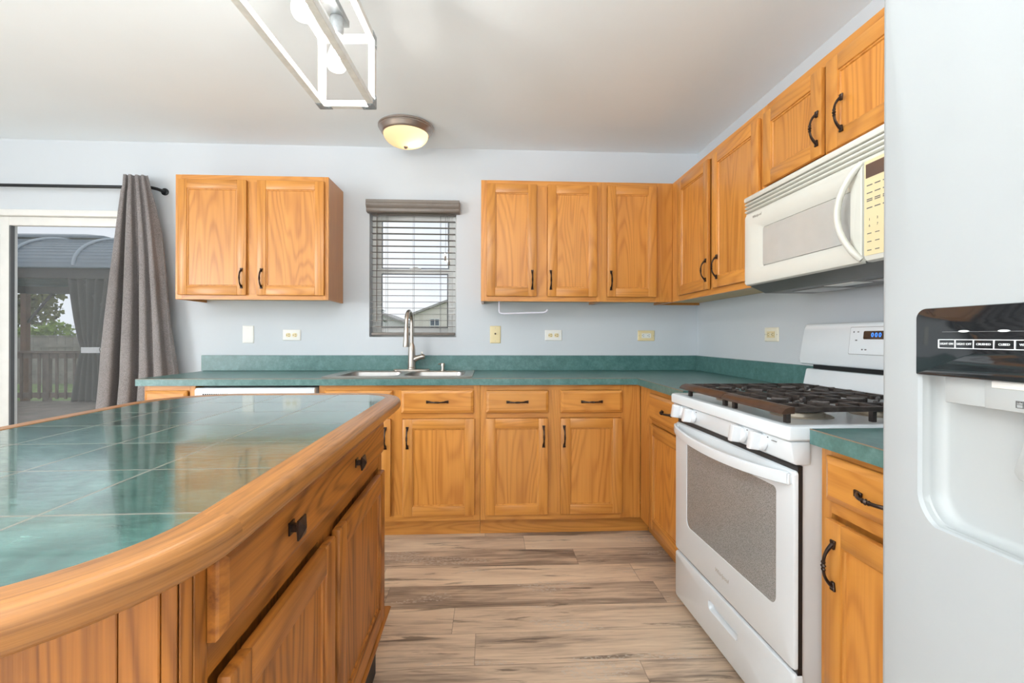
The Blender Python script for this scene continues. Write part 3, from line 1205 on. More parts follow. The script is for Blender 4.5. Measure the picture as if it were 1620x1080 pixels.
# ------------------------------------------------------------------ blind in the kitchen window
bx0, bx1 = -2.295, -1.718
t = thing('window_blind', 'taupe slatted blind with open slats in the window above the sink', 'blind', (-2.007, .03, 1.150))
z_rel = 1.150
va = MB()
prof = [(-.005, .842), (-.042, .842), (-.050, .850), (-.050, .868), (-.058, .874), (-.066, .888), (-.066, .902), (-.062, .908), (-.064, .914), (-.064, .924), (-.005, .924)]
va.prism([(y - .035, z) for y, z in prof], -.308, .322, 'x', 0, .0015, 1)
va.build('valance', M['valance'], t)
MB().box(-.288, .288, -.022, .026, .842, .872, 0, .003).build('head_rail', M['blind'], t)
sl_proto = None
NS = 18
for k in range(NS):
    z = .068 + k * (.800 - .068) / (NS - 1)
    if sl_proto is None:
        b = MB()
        lp_t, lp_b = [], []
        for q in range(7):
            yy = -.024 + .048 * q / 6
            zz = .0014 * (1 - ((q - 3) / 3) ** 2)
            lp_t.append((yy, zz))
        prof = lp_t + [(a, c - .0022) for a, c in lp_t[::-1]]
        b.prism(prof, -.288, .288, 'x')
        sl_proto = b.build('slat', M['blind'], t, loc=(0, 0, z), rot=(R(2.8), 0, 0))
    else:
        o = sl_proto.copy()
        COL.objects.link(o)
        o.parent = t
        o.location = (0, 0, z)
        o.rotation_euler = (R(2.8 + rnd.uniform(-.7, .7)), R(rnd.uniform(-.12, .12)), 0)
MB().box(-.288, .288, -.024, .024, .006, .026, 0, .006).build('bottom_rail', M['blind'], t)
b = MB()
for x in (-.185, .0, .185):
    for y in (-.026, .027):
        b.tube([(x, y, .02), (x, y, .845)], .0011, 6)
b.build('ladder_cord', M['cord'], t)
b = MB()
b.tube([(-.247, -.036, .845), (-.247, -.037, .10)], .0030, 8)
b.build('tilt_wand', M['valance'], t)
b = MB()
for x, l in ((.222, .30), (.236, .335)):
    b.tube([(x, -.034, .845), (x + .003, -.035, .845 - l * .5), (x + (.012 if x > .23 else 0), -.036, .845 - l)], .0014, 6)
b.tube([(.240, -.036, .60), (.247, -.036, .52)], .0016, 6)
cd = b.build('pull_cord', M['cord'], t)
for x, z in ((.222, .525), (.246, .492)):
    MB().lathe([(.003, .036), (.0065, .022), (.0085, .004), (.006, 0)], (x, -.036, z), n=12).build('tassel', M['valance'], cd)

# ------------------------------------------------------------------ curtain and rod
t = thing('curtain_rod', 'black curtain rod above the sliding glass door', 'curtain rod', (-4.6, 0, 2.118))
b = MB()
path = [(-1.02, -.004, 0), (-1.02, -.06, 0), (-1.012, -.082, 0), (-.99, -.09, 0), (.885, -.09, .002), (.905, -.084, .002), (.922, -.060, .002), (.934, -.020, .0), (.936, -.004, 0)]
b.tube(path, .0105, 12)
b.build('rod', M['black_metal'], t)
for x in (-1.02, .936):
    MB().lathe([(.024, -.0005), (.024, -.008), (.018, -.012), (.012, -.013)], (x, 0, 0), 'y', 20).build('wall_bracket', M['black_metal'], t)


def curtain():
    NX, NZ = 150, 60
    top, bot = 2.188, .015
    front_v, back_v = [], []
    for j in range(NZ + 1):
        q = j / NZ
        z = top + (bot - top) * q
        zz = (2.188 - z) / 1.28
        e = min(1.0, zz) ** .85
        xl = -3.842 - .108 * min(1.4, zz) ** 1.0
        xr = -3.700 + .190 * e
        row = []
        for i in range(NX + 1):
            s = i / NX
            ph = 2 * PI * (4.25 * s + .10 * math.sin(2 * PI * s + 3.2 * q) + .05 * math.sin(9 * q + 4 * s))
            amp = (.016 + .052 * min(1.0, zz * 1.1)) * (.80 + .30 * math.sin(5.1 * s + 1.0))
            if z > 2.09:
                amp = min(amp, .0145)
            c = math.cos(ph)
            y = -.126 - .012 * min(1, zz) + amp * (abs(c) ** .62) * (1 if c > 0 else -1)
            # the right edge turns back towards the wall
            if s > .93:
                y += (s - .93) / .07 * .055 * min(1, max(0, (2.09 - z) * 4))
            x = xl + (xr - xl) * s + .30 * amp * math.sin(2 * ph)
            y += .004 * math.sin(23 * s + 7 * z) * min(1, zz)
            row.append((x, min(y, -.018), z))
        front_v.append(row)
    bm = bmesh.new()
    V = [[bm.verts.new(p) for p in r] for r in front_v]
    for j in range(NZ):
        for i in range(NX):
            bm.faces.new((V[j][i], V[j][i + 1], V[j + 1][i + 1], V[j + 1][i]))
    me = bpy.data.meshes.new('curtain')
    bmesh.ops.recalc_face_normals(bm, faces=bm.faces)
    bm.to_mesh(me)
    bm.free()
    for p in me.polygons:
        p.use_smooth = True
    me.materials.append(M['curtain'])
    o = link(bpy.data.objects.new('curtain', me))
    so = o.modifiers.new('thickness', 'SOLIDIFY')
    so.thickness = .0025
    return o


tag(curtain(), 'grey woven curtain gathered at the right side of the sliding glass door', 'curtain')

# ------------------------------------------------------------------ ceiling lamp over the sink
LC = (-2.000, -.335)
t = thing('ceiling_lamp', 'flush ceiling lamp with frosted glass bowl above the sink', 'ceiling lamp', (LC[0], LC[1], H))
b = MB()
b.lathe([(.146, -.0008), (.162, -.0010), (.168, -.006), (.168, -.014), (.163, -.018), (.163, -.024), (.158, -.030), (.150, -.044), (.144, -.052), (.138, -.054), (.134, -.050), (.134, -.02)], n=56, cap0=True, cap1=False)
b.build('trim_ring', M['lamp_metal'], t)
b = MB()
prof = []
for k in range(15):
    a = .5 * PI * k / 14
    prof.append((.136 * math.cos(a) ** .85 if k < 14 else .001, -.052 - .074 * math.sin(a)))
b.lathe(prof, n=48, cap0=False, cap1=True)
b.build('glass_bowl', M['frosted'], t)
b = MB()
b.lathe([(.004, -.121), (.013, -.1265), (.0135, -.131), (.008, -.138), (.002, -.141)], n=18)
b.build('finial', M['lamp_metal'], t)
b = MB()
b.lathe([(.002, -.102), (.020, -.096), (.027, -.078), (.022, -.058), (.012, -.045)], (.045, -.01, 0), n=20)
b.build('bulb', M['lamp_bulb'], t)

# ------------------------------------------------------------------ pendant over the island
PW, PHT, PL = .1915, .245, .975
PB = 1.926
# far end of the frame; axis turned a little from the room
pend_rz = -.041
ends = Vector((-1.482 - .5635 * .9988 + 1.62 * .0488, -3.2975 + .5635 * .0488 + 1.62 * .9988, 0))
axis = Vector((math.sin(.041), math.cos(.041), 0))
t = thing('pendant_lamp', 'whitewashed box frame pendant with four bare bulbs above the island', 'pendant lamp', (ends.x, ends.y, PB), pend_rz)
bt = .021
hw = PW / 2
b = MB()


def bar(b, x0, x1, y0, y1, z0, z1):
    b.box(x0, x1, y0, y1, z0, z1, 0, .0012, 1)


for y in (-bt, -PL):
    for s in (-1, 1):
        xa = -hw if s < 0 else hw - bt
        bar(b, xa, xa + bt, y, y + bt, 0, PHT)
    bar(b, -hw + bt, hw - bt, y, y + bt, 0, bt)
    bar(b, -hw + bt, hw - bt, y, y + bt, PHT - bt, PHT)
for s in (-1, 1):
    xa = -hw if s < 0 else hw - bt
    bar(b, xa, xa + bt, -PL + bt, -bt, 0, bt)
    bar(b, xa, xa + bt, -PL + bt, -bt, PHT - bt, PHT)
b.build('frame', M['pend_wood'], t)
for sy, y in ((1, 0.0), (-1, -PL)):
    for s in (-1, 1):
        for zz, zs in ((0, 1), (PHT, -1)):
            br = MB()
            o1 = .0012
            x_out = s * hw
            x_in = s * (hw - .044)
            xo, xi = (x_out, x_in)
            ye = y - sy * .042
            # plates below (or above) and on the outer sides
            zl = zz - zs * o1
            br.box(min(xo, xi), max(xo, xi), min(y, y - sy * bt), max(y, y - sy * bt), min(zl, zz), max(zl, zz))
            br.box(min(xo, xo - s * bt), max(xo, xo - s * bt), min(y - sy * bt, ye), max(y - sy * bt, ye), min(zl, zz), max(zl, zz))
            br.box(min(xo, xo + s * o1), max(xo, xo + s * o1), min(y, ye), max(y, ye), min(zz, zz + zs * bt), max(zz, zz + zs * bt))
            br.box(min(xo, xo + s * o1), max(xo, xo + s * o1), min(y, y - sy * bt), max(y, y - sy * bt), min(zz + zs * bt, zz + zs * .042), max(zz + zs * bt, zz + zs * .042))
            for (sxp, syp) in ((s * (hw - .034), y - sy * .0105), (s * (hw - .0105), y - sy * .033)):
                br.lathe([(.0032, 0), (.0032, -zs * .0022), (.001, -zs * .0028)], (sxp, syp, zl), n=8)
            for (syp, szp) in ((y - sy * .0105, zz + zs * .033), (y - sy * .033, zz + zs * .0105)):
                br.lathe([(.0032, 0), (.0032, s * .0022), (.001, s * .0028)], (xo + s * o1, syp, szp), 'x', 8)
            br.build('corner_bracket', M['pend_metal'], t)
b = MB()
b.box(-.024, .024, -PL + .06, -.060, PHT - .006, PHT + .016, 0, .002)
rail = b.build('socket_rail', M['pend_metal'], t)
for y in (-.30, -PL + .30):
    MB().tube([(0, y, PHT + .016), (0, y, H - PB - .0205)], .006, 10).build('stem', M['pend_metal'], t)
b = MB()
b.box(-.055, .055, -PL / 2 - .28, -PL / 2 + .28, H - PB - .020, H - PB - .0006, 0, .004)
b.build('ceiling_canopy', M['pend_metal'], t)
bulb_y = [-.110 - .245 * k for k in range(4)]
proto_s = proto_b = None
for y in bulb_y:
    if proto_s is None:
        proto_s = MB().lathe([(.021, PHT - .0065), (.021, PHT - .05), (.018, PHT - .062), (.014, PHT - .064)], n=20).build('socket', M['pend_metal'], t, loc=(0, y, 0))
        prof = [(.0125, .181), (.0135, .168), (.017, .150), (.024, .128), (.0305, .108), (.032, .096), (.0305, .084), (.025, .074), (.014, .0695), (.002, .0685)]
        proto_b = MB().lathe(prof, n=28).build('bulb', M['bulb'], t, loc=(0, y, 0))
        b = MB()
        for k in range(6):
            a = 2 * PI * k / 6
            b.tube([(.006 * math.cos(a), .006 * math.sin(a), .150), (.011 * math.cos(a), .011 * math.sin(a), .094)], .0016, 6)
        b.build('filament', M['filament'], proto_b)
    else:
        dup(proto_s, (0, y, 0), parent=t)
        dup(proto_b, (0, y, 0), parent=t)

# ------------------------------------------------------------------ over-the-range microwave (bisque)
oy = -1.3165
t = thing('microwave_oven', 'off-white microwave with vent hood mounted above the gas range', 'microwave', (-.390, oy, 1.367), RZ)
MW, MHT, MD = .756, .380, .385
b = MB()
b.box(.004, MW - .004, .034, MD, .012, MHT - .004, 0, .003)
body = b.build('body', M['bisque'], t)
b = MB()      # hood underside: front slope, flat bottom with lamp cover
b.prism([(.012, .004), (.020, .012), (MD, .012), (MD, -.010), (.30, -.030), (.090, -.030)], .010, MW - .010, 'x', 0, .001, 1)
under = b.build('hood_underside', M['mw_under'], t)
for a in (.10, .48):
    MB().box(a, a + .18, .15, .28, -.0325, -.0302, 0, .001).build('grease_filter', M['steel'], under)
b = MB()
b.box(.31, .45, .13, .20, -.0325, -.0302, 0, .001)
b.build('lamp_cover', M['white_plate'], under)
# vent grille: a rounded top lip over three louvres
b = MB()
b.prism([(.034, MHT - .004), (.010, MHT - .001), (.003, MHT - .006), (.001, MHT - .014), (.003, MHT - .024), (.034, MHT - .024)], 0, MW, 'x', 0, .0015, 2)
for k in range(3):
    zz = MHT - .0275 - .0155 * k
    b.prism([(.034, zz - .002), (.012, zz), (.004, zz - .003), (.003, zz - .009), (.010, zz - .012), (.034, zz - .013)], .002, MW - .002, 'x', 0, .0012, 1)
b.box(0, MW, .010, .034, MHT - .083, MHT - .073, 0, .003)
gr = b.build('vent_grille', M['bisque'], t)
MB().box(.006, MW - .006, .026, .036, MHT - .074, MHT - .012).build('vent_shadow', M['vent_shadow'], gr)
# door: broad frame sloping in to the window
DX, DT = .648, .301
b = MB()
N = 6
o_ = lambda d, y, r: front(rrect(d, DX - d * .5, d, DT - d, r, N), y)
b.loops([o_(0, .034, .012), o_(0, .012, .014), o_(.004, .004, .014), o_(.014, .000, .016),
         front(rrect(.060, .600, .048, DT - .052, .03, N), .001),
         front(rrect(.122, .598, .070, DT - .074, .012, N), .013)], 0)
b.loops([front(rrect(.121, .599, .069, DT - .073, .012, N), .013), front(rrect(.121, .599, .069, DT - .073, .012, N), .02)], 0, False, True)
dr = b.build('door', M['bisque'], t)
MB().loops([front(rrect(.124, .596, .072, DT - .076, .010, N), y) for y in (.0165, .0115)], 0, False, True).build('window', M['mw_glass'], dr)
b = MB()      # bowed handle standing on the right of the door
path = []
for k in range(21):
    s = -1 + 2 * k / 20
    q = (1 - s * s)
    path.append((.640 - .052 * q ** 1.1, .004 - .036 * q ** .7, .153 + s * .142))
rad = [(.0125 - .003 * abs(-1 + 2 * k / 20) ** 4, .0095) for k in range(21)]
b.tube(path, rad, 14)
b.prism([(.610, .035), (.646, .020), (.646, .285), (.628, .265), (.622, .155)], -.002, .006, 'y', 0, .002, 1)
b.build('handle', M['bisque'], dr)
text_obj('Whirlpool', .0155, M['logo'], dr, (.100, -.0006, DT - .022), 'logo', shear=.25)
# control side
b = MB()
b.loops([front(rrect(DX + .003, MW, 0, DT, .010, N), .034), front(rrect(DX + .003, MW, 0, DT, .010, N), .010),
         front(rrect(DX + .006, MW - .006, .004, DT - .003, .012, N), .002), front(rrect(DX + .012, MW - .012, .010, DT - .006, .010, N), .0005)], 0, False, True)
cp = b.build('control_panel', M['bisque'], t)
b = MB()
b.loops([front(rrect(DX + .008, MW - .010, .018, DT - .010, .004, 3), y) for y in (.0005, -.0012)], 0, False, True)
pad = b.build('keypad', M['bisque_pad'], cp)
xa = DX + .014
b = MB().box(xa, MW - .016, -.0022, -.001, DT - .060, DT - .020)
b.build('display', M['display_amber'], pad)
b = MB()
kx = [xa + .013 + .028 * q for q in range(3)]
for r_ in range(2):
    for q in range(3):
        text_obj(str(r_ * 5 + q + 1), .010, M['mark'], pad, (kx[q], -.0013, .120 - r_ * .018), 'number')
for zz, hh in ((DT - .082, .003), (DT - .104, .0028), (DT - .122, .0028), (DT - .127, .0028), (DT - .147, .003)):
    for q in range(3):
        MB().box(kx[q] - .010, kx[q] + .010, -.0016, -.0011, zz - hh / 2, zz + hh / 2).build('key_print', M['mark'], pad)
for zz in (.0802, .0568, .0322):
    for q in range(2):
        MB().box(kx[q] - .008, kx[q] + .007, -.0016, -.0011, zz - .0012, zz + .0012).build('key_print', M['mark'], pad)

# ------------------------------------------------------------------ gas range
RA = RZ + .025
t = thing('gas_range', 'white gas range with black grates between the oak base cabinets', 'range', (-.680, -1.302, 0), RA)
RW, RD = .7625, .640
b = MB()
b.box(.006, RW - .006, .026, RD - .004, .045, .868, 0, .002)
body = b.build('body', M['appl_side'], t)
b = MB()
b.box(.002, RW - .002, .012, .0255, .235, .800, 0)
b.build('front_recess', M['black'], t)
for x in (.05, RW - .05):
    for y in (.07, RD - .06):
        MB().lathe([(.020, .001), (.020, .010), (.010, .014), (.010, .046)], (x, y, 0), n=14).build('foot', M['black'], t)
# storage drawer with a recessed pull
b = MB()
N = 5
rz_ = lambda d, y: front(rrect(d, RW - d, .045 + d, .238 - d, .010, N), y)
hole = lambda d, y: front(rrect(.292 + d, .488 - d, .150 + d, .186 - d, .012, N), y)
b.loops([rz_(0, .0255), rz_(0, .006), rz_(.003, .001), rz_(.008, -.001), hole(0, -.001), hole(.002, .002), hole(.004, .018)], 0, False, True)
b.build('storage_drawer', M['appl'], t)
# oven door
DZ0, DZ1 = .248, .786
b = MB()
dz_ = lambda d, y, r=.010: front(rrect(d, RW - d, DZ0 + d, DZ1 - d, r, N), y)
wz_ = lambda d, y: front(rrect(.108 + d, .686 - d, .380 + d, .722 - d, (.030, .030, .014, .014), N), y)
b.loops([dz_(0, .012), dz_(0, .006), dz_(.003, .001), dz_(.007, 0), wz_(0, 0), wz_(.001, .003)], 0)
od = b.build('oven_door', M['appl'], t)
MB().loops([wz_(.0005, .004), wz_(.0005, .0022)], 0, False, True).build('window', M['oven_glass'], od)
MB().loops([front(rrect(.001, RW - .001, DZ0 + .001, DZ1 - .001, .008, N), y) for y in (.0125, .0245)], 0, True, True).build('door_edge', M['black'], od)
b = MB()      # bowed handle
lp = []
for k in range(25):
    s = -1 + 2 * k / 24
    q = 1 - s * s
    x = RW / 2 + s * .368
    y = -.006 - .050 * q ** .75
    z = .764 - .010 * q
    hh = .0175
    lp.append([(x, y - .006, z - hh * .8), (x, y - .0075, z), (x, y - .006, z + hh * .8), (x, y, z + hh), (x, y + .007, z + hh * .8), (x, y + .007, z - hh * .8), (x, y, z - hh)])
b.loops(lp, 0, True, True)
for s in (-1, 1):
    x = RW / 2 + s * .360
    b.box(x - .012, x + .012, -.010, .004, .750, .778, 0, .003)
b.build('handle', M['appl'], od, sharp=50)
text_obj('Whirlpool', .022, M['logo'], od, (.385, -.0003, .318), 'logo', shear=.25)
# front control panel
b = MB()
b.prism([(.047, .803), (.006, .803), (-.001, .809), (-.010, .866), (.047, .866)], 0, RW, 'x', 0, .004, 2)
fp = b.build('control_panel', M['appl'], t)
kn = None
for x in (.075, .180, .525, .630):
    if kn is None:
        kn = bpy.data.objects.new('knob', None)
        b = MB()
        b.lathe([(.026, 0), (.0265, -.006), (.025, -.012), (.023, -.014)], (0, 0, 0), 'y', 32, 0, True, True)
        b.prism(rrect(-.012, .012, -.026, .026, .006, 4), -.040, -.012, 'y', 0, .004, 2)
        mesh_o = b.build('knob', M['knob'], fp)
        bpy.data.objects.remove(kn)
        kn = mesh_o
    else:
        kn = kn.copy()
        COL.objects.link(kn)
    kn.parent = fp
    kn.location = (x, -.0065, .838)
    kn.rotation_euler = (R(-9), 0, 0)
b = MB()
for x in (.075, .180, .525, .630):
    b.box(x + .030, x + .033, -.0115, -.009, .857, .860).box(x - .03, x - .027, -.0115, -.009, .857, .860)
for x in (.575, .68):
    b.box(x, x + .022, -.0115, -.009, .853, .8545)
b.build('print', M['mark'], fp)
# cooktop
b = MB()
N = 5
c_ = lambda d, z, r: [(x, y, z) for x, y in rrect(-.004 + d, RW + .004 - d, -.020 + d, RD - .045 - d, r, N)]
b.loops([c_(.004, .869, .008), c_(0, .873, .010), c_(0, .901, .010), c_(.003, .907, .010), c_(.010, .909, .012), c_(.030, .909, .014), c_(.040, .904, .012)], 0, True, True)
ct = b.build('cooktop', M['appl'], t)
for x, y, r_ in ((.200, .165, .045), (.560, .165, .052), (.200, .425, .038), (.560, .425, .046)):
    o = MB().lathe([(r_ + .035, .9043), (r_ + .033, .9062), (r_ + .012, .9066), (r_ + .010, .916), (r_, .918)], (x, y, 0), n=32).build('burner', M['burner_ring'], ct)
    MB().lathe([(r_ - .002, .9183), (r_ + .002, .922), (r_ - .001, .9265), (r_ * .5, .928)], (x, y, 0), n=32).build('burner_cap', M['burner'], o)
# grates
gz0, gz1 = .936, .953
for gx0, gx1 in ((.048, .382), (.385, .718)):
    b = MB()
    cx = (gx0 + gx1) / 2
    y0, y1 = -.002, .535
    bw = .011
    def gb(xa, ya, xb, yb, lift=0.0, w_=bw):
        d = Vector((xb - xa, yb - ya, 0))
        L = d.length
        ang = math.atan2(d.y, d.x)
        mt = Matrix.Translation((xa, ya, 0)) @ Matrix.Rotation(ang, 4, 'Z')
        b.box(0, L, -w_ / 2, w_ / 2, gz0 + .002 + lift, gz1 + lift, 0, .003, 2, mt)
    # side and back rails, cross rails
    gb(gx0 + .006, y0 + .03, gx0 + .006, y1)
    gb(gx1 - .006, y0 + .03, gx1 - .006, y1)
    gb(gx0, y1 - .006, gx1, y1 - .006)
    gb(gx0 + .006, .295, gx1 - .006, .295)
    for cy in (.165, .425):
        for k in range(4):      # fingers towards the burner
            a = PI / 4 + k * PI / 2
            dx, dy = math.cos(a), math.sin(a)
            gb(cx + dx * .030, cy + dy * .030, cx + dx * .080, cy + dy * .080)
        for s in (-1, 1):
            gb(cx + s * .160, cy, cx + s * .040, cy)
            gb(cx, cy + s * .125, cx, cy + s * .045)
            for q in (-1, 1):
                gb(cx + s * .160, cy + q * .062, cx + s * .085, cy + q * .062)
                gb(cx + s * .085, cy + q * .125, cx + s * .085, cy + q * .055)
    for x in (gx0 + .03, gx1 - .03):
        for y in (.03, .29, .50):
            b.box(x - .008, x + .008, y - .007, y + .007, .9045, gz0 + .006, 0, .002)
    gob = b.build('grate', M['grate'], t)
    fb = MB()      # thick rounded front bar
    fb.prism([(.034, gz0 - .002), (.034, gz1 + .001), (.022, gz1 + .001), (.006, gz1 - .004), (-.004, gz0 + .004), (-.006, gz0 - .003)], gx0, gx1, 'x', 0, .002, 2)
    fb.build('front_bar', M['grate_front'], gob)
# backguard
b = MB()
b.prism([(.562, .908), (.585, 1.014), (.640, 1.014), (.640, .908)], .004, RW - .004, 'x', 0, .006, 2)
b.build('rear_panel', M['appl'], t)
MB().box(.03, RW - .03, .600, .636, 1.010, 1.036).build('exhaust_gap', M['black'], t)
b = MB()
prof = [(0.0, 1.034), (RW, 1.034), (RW - .018, 1.206), (.018, 1.206)]
lp = []
for d, y0, y1 in ((0.0, .638, .638), (0.0, .562, .577), (.004, .552, .569), (.012, .546, .565)):
    pts = rrect(d, RW - d, 1.034 + d, 1.206 - d, .016, 5)
    ring = []
    for x, z in pts:
        q = (z - 1.034) / .172
        sl = (x - RW / 2) * (1 - .045 * q) + RW / 2
        ring.append((sl, y0 * (1 - q) + y1 * q, z))
    lp.append(ring)
b.loops(lp, 0, True, True)
bgd = b.build('backguard', M['appl'], t)


def bgy(z):
    return .546 + .019 * (z - 1.034) / .172


def on_bg(mb, x0, x1, z0, z1, dep, th=.001):
    mb.loops([[(x, bgy(z) - k, z) for x, z in rrect(x0, x1, z0, z1, .005, 3)] for k in (dep, dep + th)], 0, True, True)
    return mb


b = MB()
on_bg(b, .283, .497, 1.087, 1.186, -.001, .0022)
cpn = b.build('touch_panel', M['appl'], bgd)
b = MB()
on_bg(b, .281, .499, 1.085, 1.188, -.001, .0016)
b.build('panel_outline', M['pend_metal'], bgd)
b = MB()
on_bg(b, .345, .450, 1.142, 1.172, .0013, .0006)
b.build('display', M['black_gloss'], cpn)
for k in range(3):
    text_obj('0', .022, M['display_blue'], cpn, (.385 + .016 * k, bgy(1.157) - .0023, 1.157), 'clock_digit', rot=(PI / 2 - R(6), 0, 0))
b = MB()
for x, z, w_ in ((.300, 1.169, .006), (.320, 1.169, .008), (.314, 1.138, .010), (.345, 1.104, .007), (.360, 1.104, .010), (.46, 1.104, .010), (.47, 1.165, .009)):
    on_bg(b, x - w_ / 2, x + w_ / 2, z - .0025, z + .0025, .0013, .0004)
b.build('print', M['mark'], cpn)

# ------------------------------------------------------------------ refrigerator
oy = -2.5035
t = thing('refrigerator', 'white refrigerator with ice and water dispenser in the right foreground', 'refrigerator', (-.800, oy, 0), RZ)
FW, FZ = .905, 1.760
b = MB()
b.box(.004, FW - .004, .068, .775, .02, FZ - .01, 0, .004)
b.build('body', M['fridge'], t)
MB().box(.01, FW - .01, .03, .07, .012, .075, 0, .003).build('base_grille', M['black'], t)
XD = .400
HX0, HX1 = .0735, .3285


def hole_pts(d, r=.030, n=8):
    pts = rrect(HX0 + d, HX1 - d, .874 + d, 1.192 - d, (r, r, .016, .016), n)
    out = []
    for x, z in pts:
        u = (x - (HX0 + HX1) / 2) / ((HX1 - HX0) / 2)
        if z < .93:
            z -= .034 * max(0, 1 - u * u) ** .8
        out.append((x, z))
    return out


b = MB()
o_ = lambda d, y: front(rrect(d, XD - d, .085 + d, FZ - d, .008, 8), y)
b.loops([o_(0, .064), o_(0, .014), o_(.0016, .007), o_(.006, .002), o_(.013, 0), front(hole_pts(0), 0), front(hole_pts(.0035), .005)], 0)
fdoor = b.build('freezer_door', M['fridge'], t)
b = MB()
rl = [front(hole_pts(.0036), .0048), front(hole_pts(.005), .012)]
for k in range(9):
    a = .5 * PI * k / 8
    rl.append(front(hole_pts(.006 + .016 * (1 - math.cos(a)), r=.034), .014 + .020 * math.sin(a)))
b.loops(rl, 0, False, True)
b.build('dispenser_recess', M['fridge_in'], fdoor)
b = MB()
pl_ = [front(rrect(HX0 - .001, HX1 + .001, 1.0895, 1.1935, (.002, .002, .017, .017), 8), y) for y in (.010, -.001)]
pl_.append(front(rrect(HX0, HX1, 1.0905, 1.1925, (.002, .002, .016, .016), 8), -.0025))
b.loops(pl_, 0, True, False)
# gently bulging face, split by a fold above the buttons
NXP, NZP = 24, 20
ring0 = rrect(HX0, HX1, 1.0905, 1.1925, (.002, .002, .016, .016), 8)
cxp, czp = (HX0 + HX1) / 2, 1.1415
pl_ = []
for q in [1 - k / 10 for k in range(10)]:
    row = []
    for x, z in ring0:
        xx, zz = cxp + (x - cxp) * q, czp + (z - czp) * q
        bul = (1 - q * q)
        wob = .0006 * math.sin(38 * xx + 60 * zz) + .0005 * math.sin(75 * zz - 22 * xx)
        row.append((xx, -.0025 - .0010 * bul + wob * bul, zz))
    pl_.append(row)
b.loops(pl_, 0, False, True)
dp = b.build('dispenser_panel', M['black_gloss'], fdoor)
b = MB()
cells = [.1123, .1375, .1637, .1905, .2160, .2415]
for x in cells:
    b.box(x - .0006, x + .0006, -.0044, -.0028, 1.1325, 1.1450)
for z in (1.1325, 1.1450):
    b.box(cells[0], cells[-1], -.0044, -.0028, z - .0005, z + .0005)
b.build('button_outline', M['white_print_and_glint'], dp)
for k, s in enumerate(('LIGHT ON', 'LIGHT OFF', 'CRUSHED', 'CUBED', 'WATER')):
    text_obj(s, .0043, M['white_print_and_glint'], dp, ((cells[k] + cells[k + 1]) / 2, -.0040, 1.1388), 'lettering')
b = MB()
b.box(.118, .268, -.0042, -.0026, 1.1562, 1.1568)
b.build('ridge_line', M['pend_metal'], dp)
for x in (.150, .203, .256):
    MB().prism([(x + .0072 * math.cos(2 * PI * k / 20), 1.1572 + .0016 * math.sin(2 * PI * k / 20)) for k in range(20)], -.0045, -.0026, 'y').build('glint_spot', M['white_print_and_glint'], dp)  # white spots stand in for light reflected along the ridge
b = MB()
b.box(.106, .1665, .012, .033, 1.050, 1.089, 0, .002).box(.1675, .262, .008, .033, 1.050, 1.089, 0, .002)
ch = b.build('chute_housing', M['fridge_in'], fdoor)
b = MB()
b.box(.178, .222, .0065, .009, 1.0795, 1.0885, 0, .001)
b.build('water_tap_cover', M['white_trim'], ch)
b = MB()      # small cup and ice mark
frame(b, .2075, .2165, .0072, .0082, 1.0560, 1.0655, .0008, bev=0)
b.box(.2075, .2165, .0072, .0082, 1.0605, 1.0612).box(.2095, .2115, .0070, .0082, 1.0625, 1.0648).box(.2132, .2145, .0070, .0082, 1.0632, 1.0645)
b.build('print', M['mark'], ch)
b = MB()
b.lathe([(.034, 0), (.036, -.006), (.030, -.020), (.026, -.022), (.024, -.012), (.022, -.002)], (.238, .037, 1.049), n=28, cap0=True, cap1=True)
b.build('ice_chute', M['fridge_in'], fdoor)
b = MB()
b.prism([(.212, 1.024), (.258, 1.024), (.266, .970), (.260, .960), (.202, .960), (.196, .970)], .014, .024, 'y', 0, .003, 2,
        Matrix.Translation((.002, 0, 0)))
b.build('paddle', M['fridge_in'], fdoor)
b = MB()
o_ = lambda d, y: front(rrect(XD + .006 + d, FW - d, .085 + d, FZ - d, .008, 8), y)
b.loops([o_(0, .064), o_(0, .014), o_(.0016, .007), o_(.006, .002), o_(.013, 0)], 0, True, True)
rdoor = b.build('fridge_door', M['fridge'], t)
for par, x in ((fdoor, XD - .030), (rdoor, XD + .036)):
    b = MB()
    b.tube([(x, .002, .75), (x, -.030, .77), (x, -.042, .82), (x, -.042, 1.50), (x, -.030, 1.55), (x, .002, 1.57)], .012, 12)
    b.build('handle', M['fridge'], par)

# ------------------------------------------------------------------ island
IR = .012
t = thing('kitchen_island', 'brown oak kitchen island with green tiled top in the left foreground', 'island', (-2.046, -2.477, 0), IR)
IX0, IX1, IY0, IY1 = -.640, .253, -.500, 1.088
RADS = (.285, .285, .18, .28)      # near left, near right, far right, far left
ZT = .925
NI = 16


def isl(d):
    return rrect(IX0 + d, IX1 - d, IY0 + d, IY1 - d, tuple(max(.01, r - d) for r in RADS), NI)


b = MB()
b.loops([[(x, y, .884) for x, y in isl(.053)], [(x, y, ZT - .0012) for x, y in isl(.0555)]], 0, True, True)
b.build('tile_top', M['tile'], t, smooth=False)
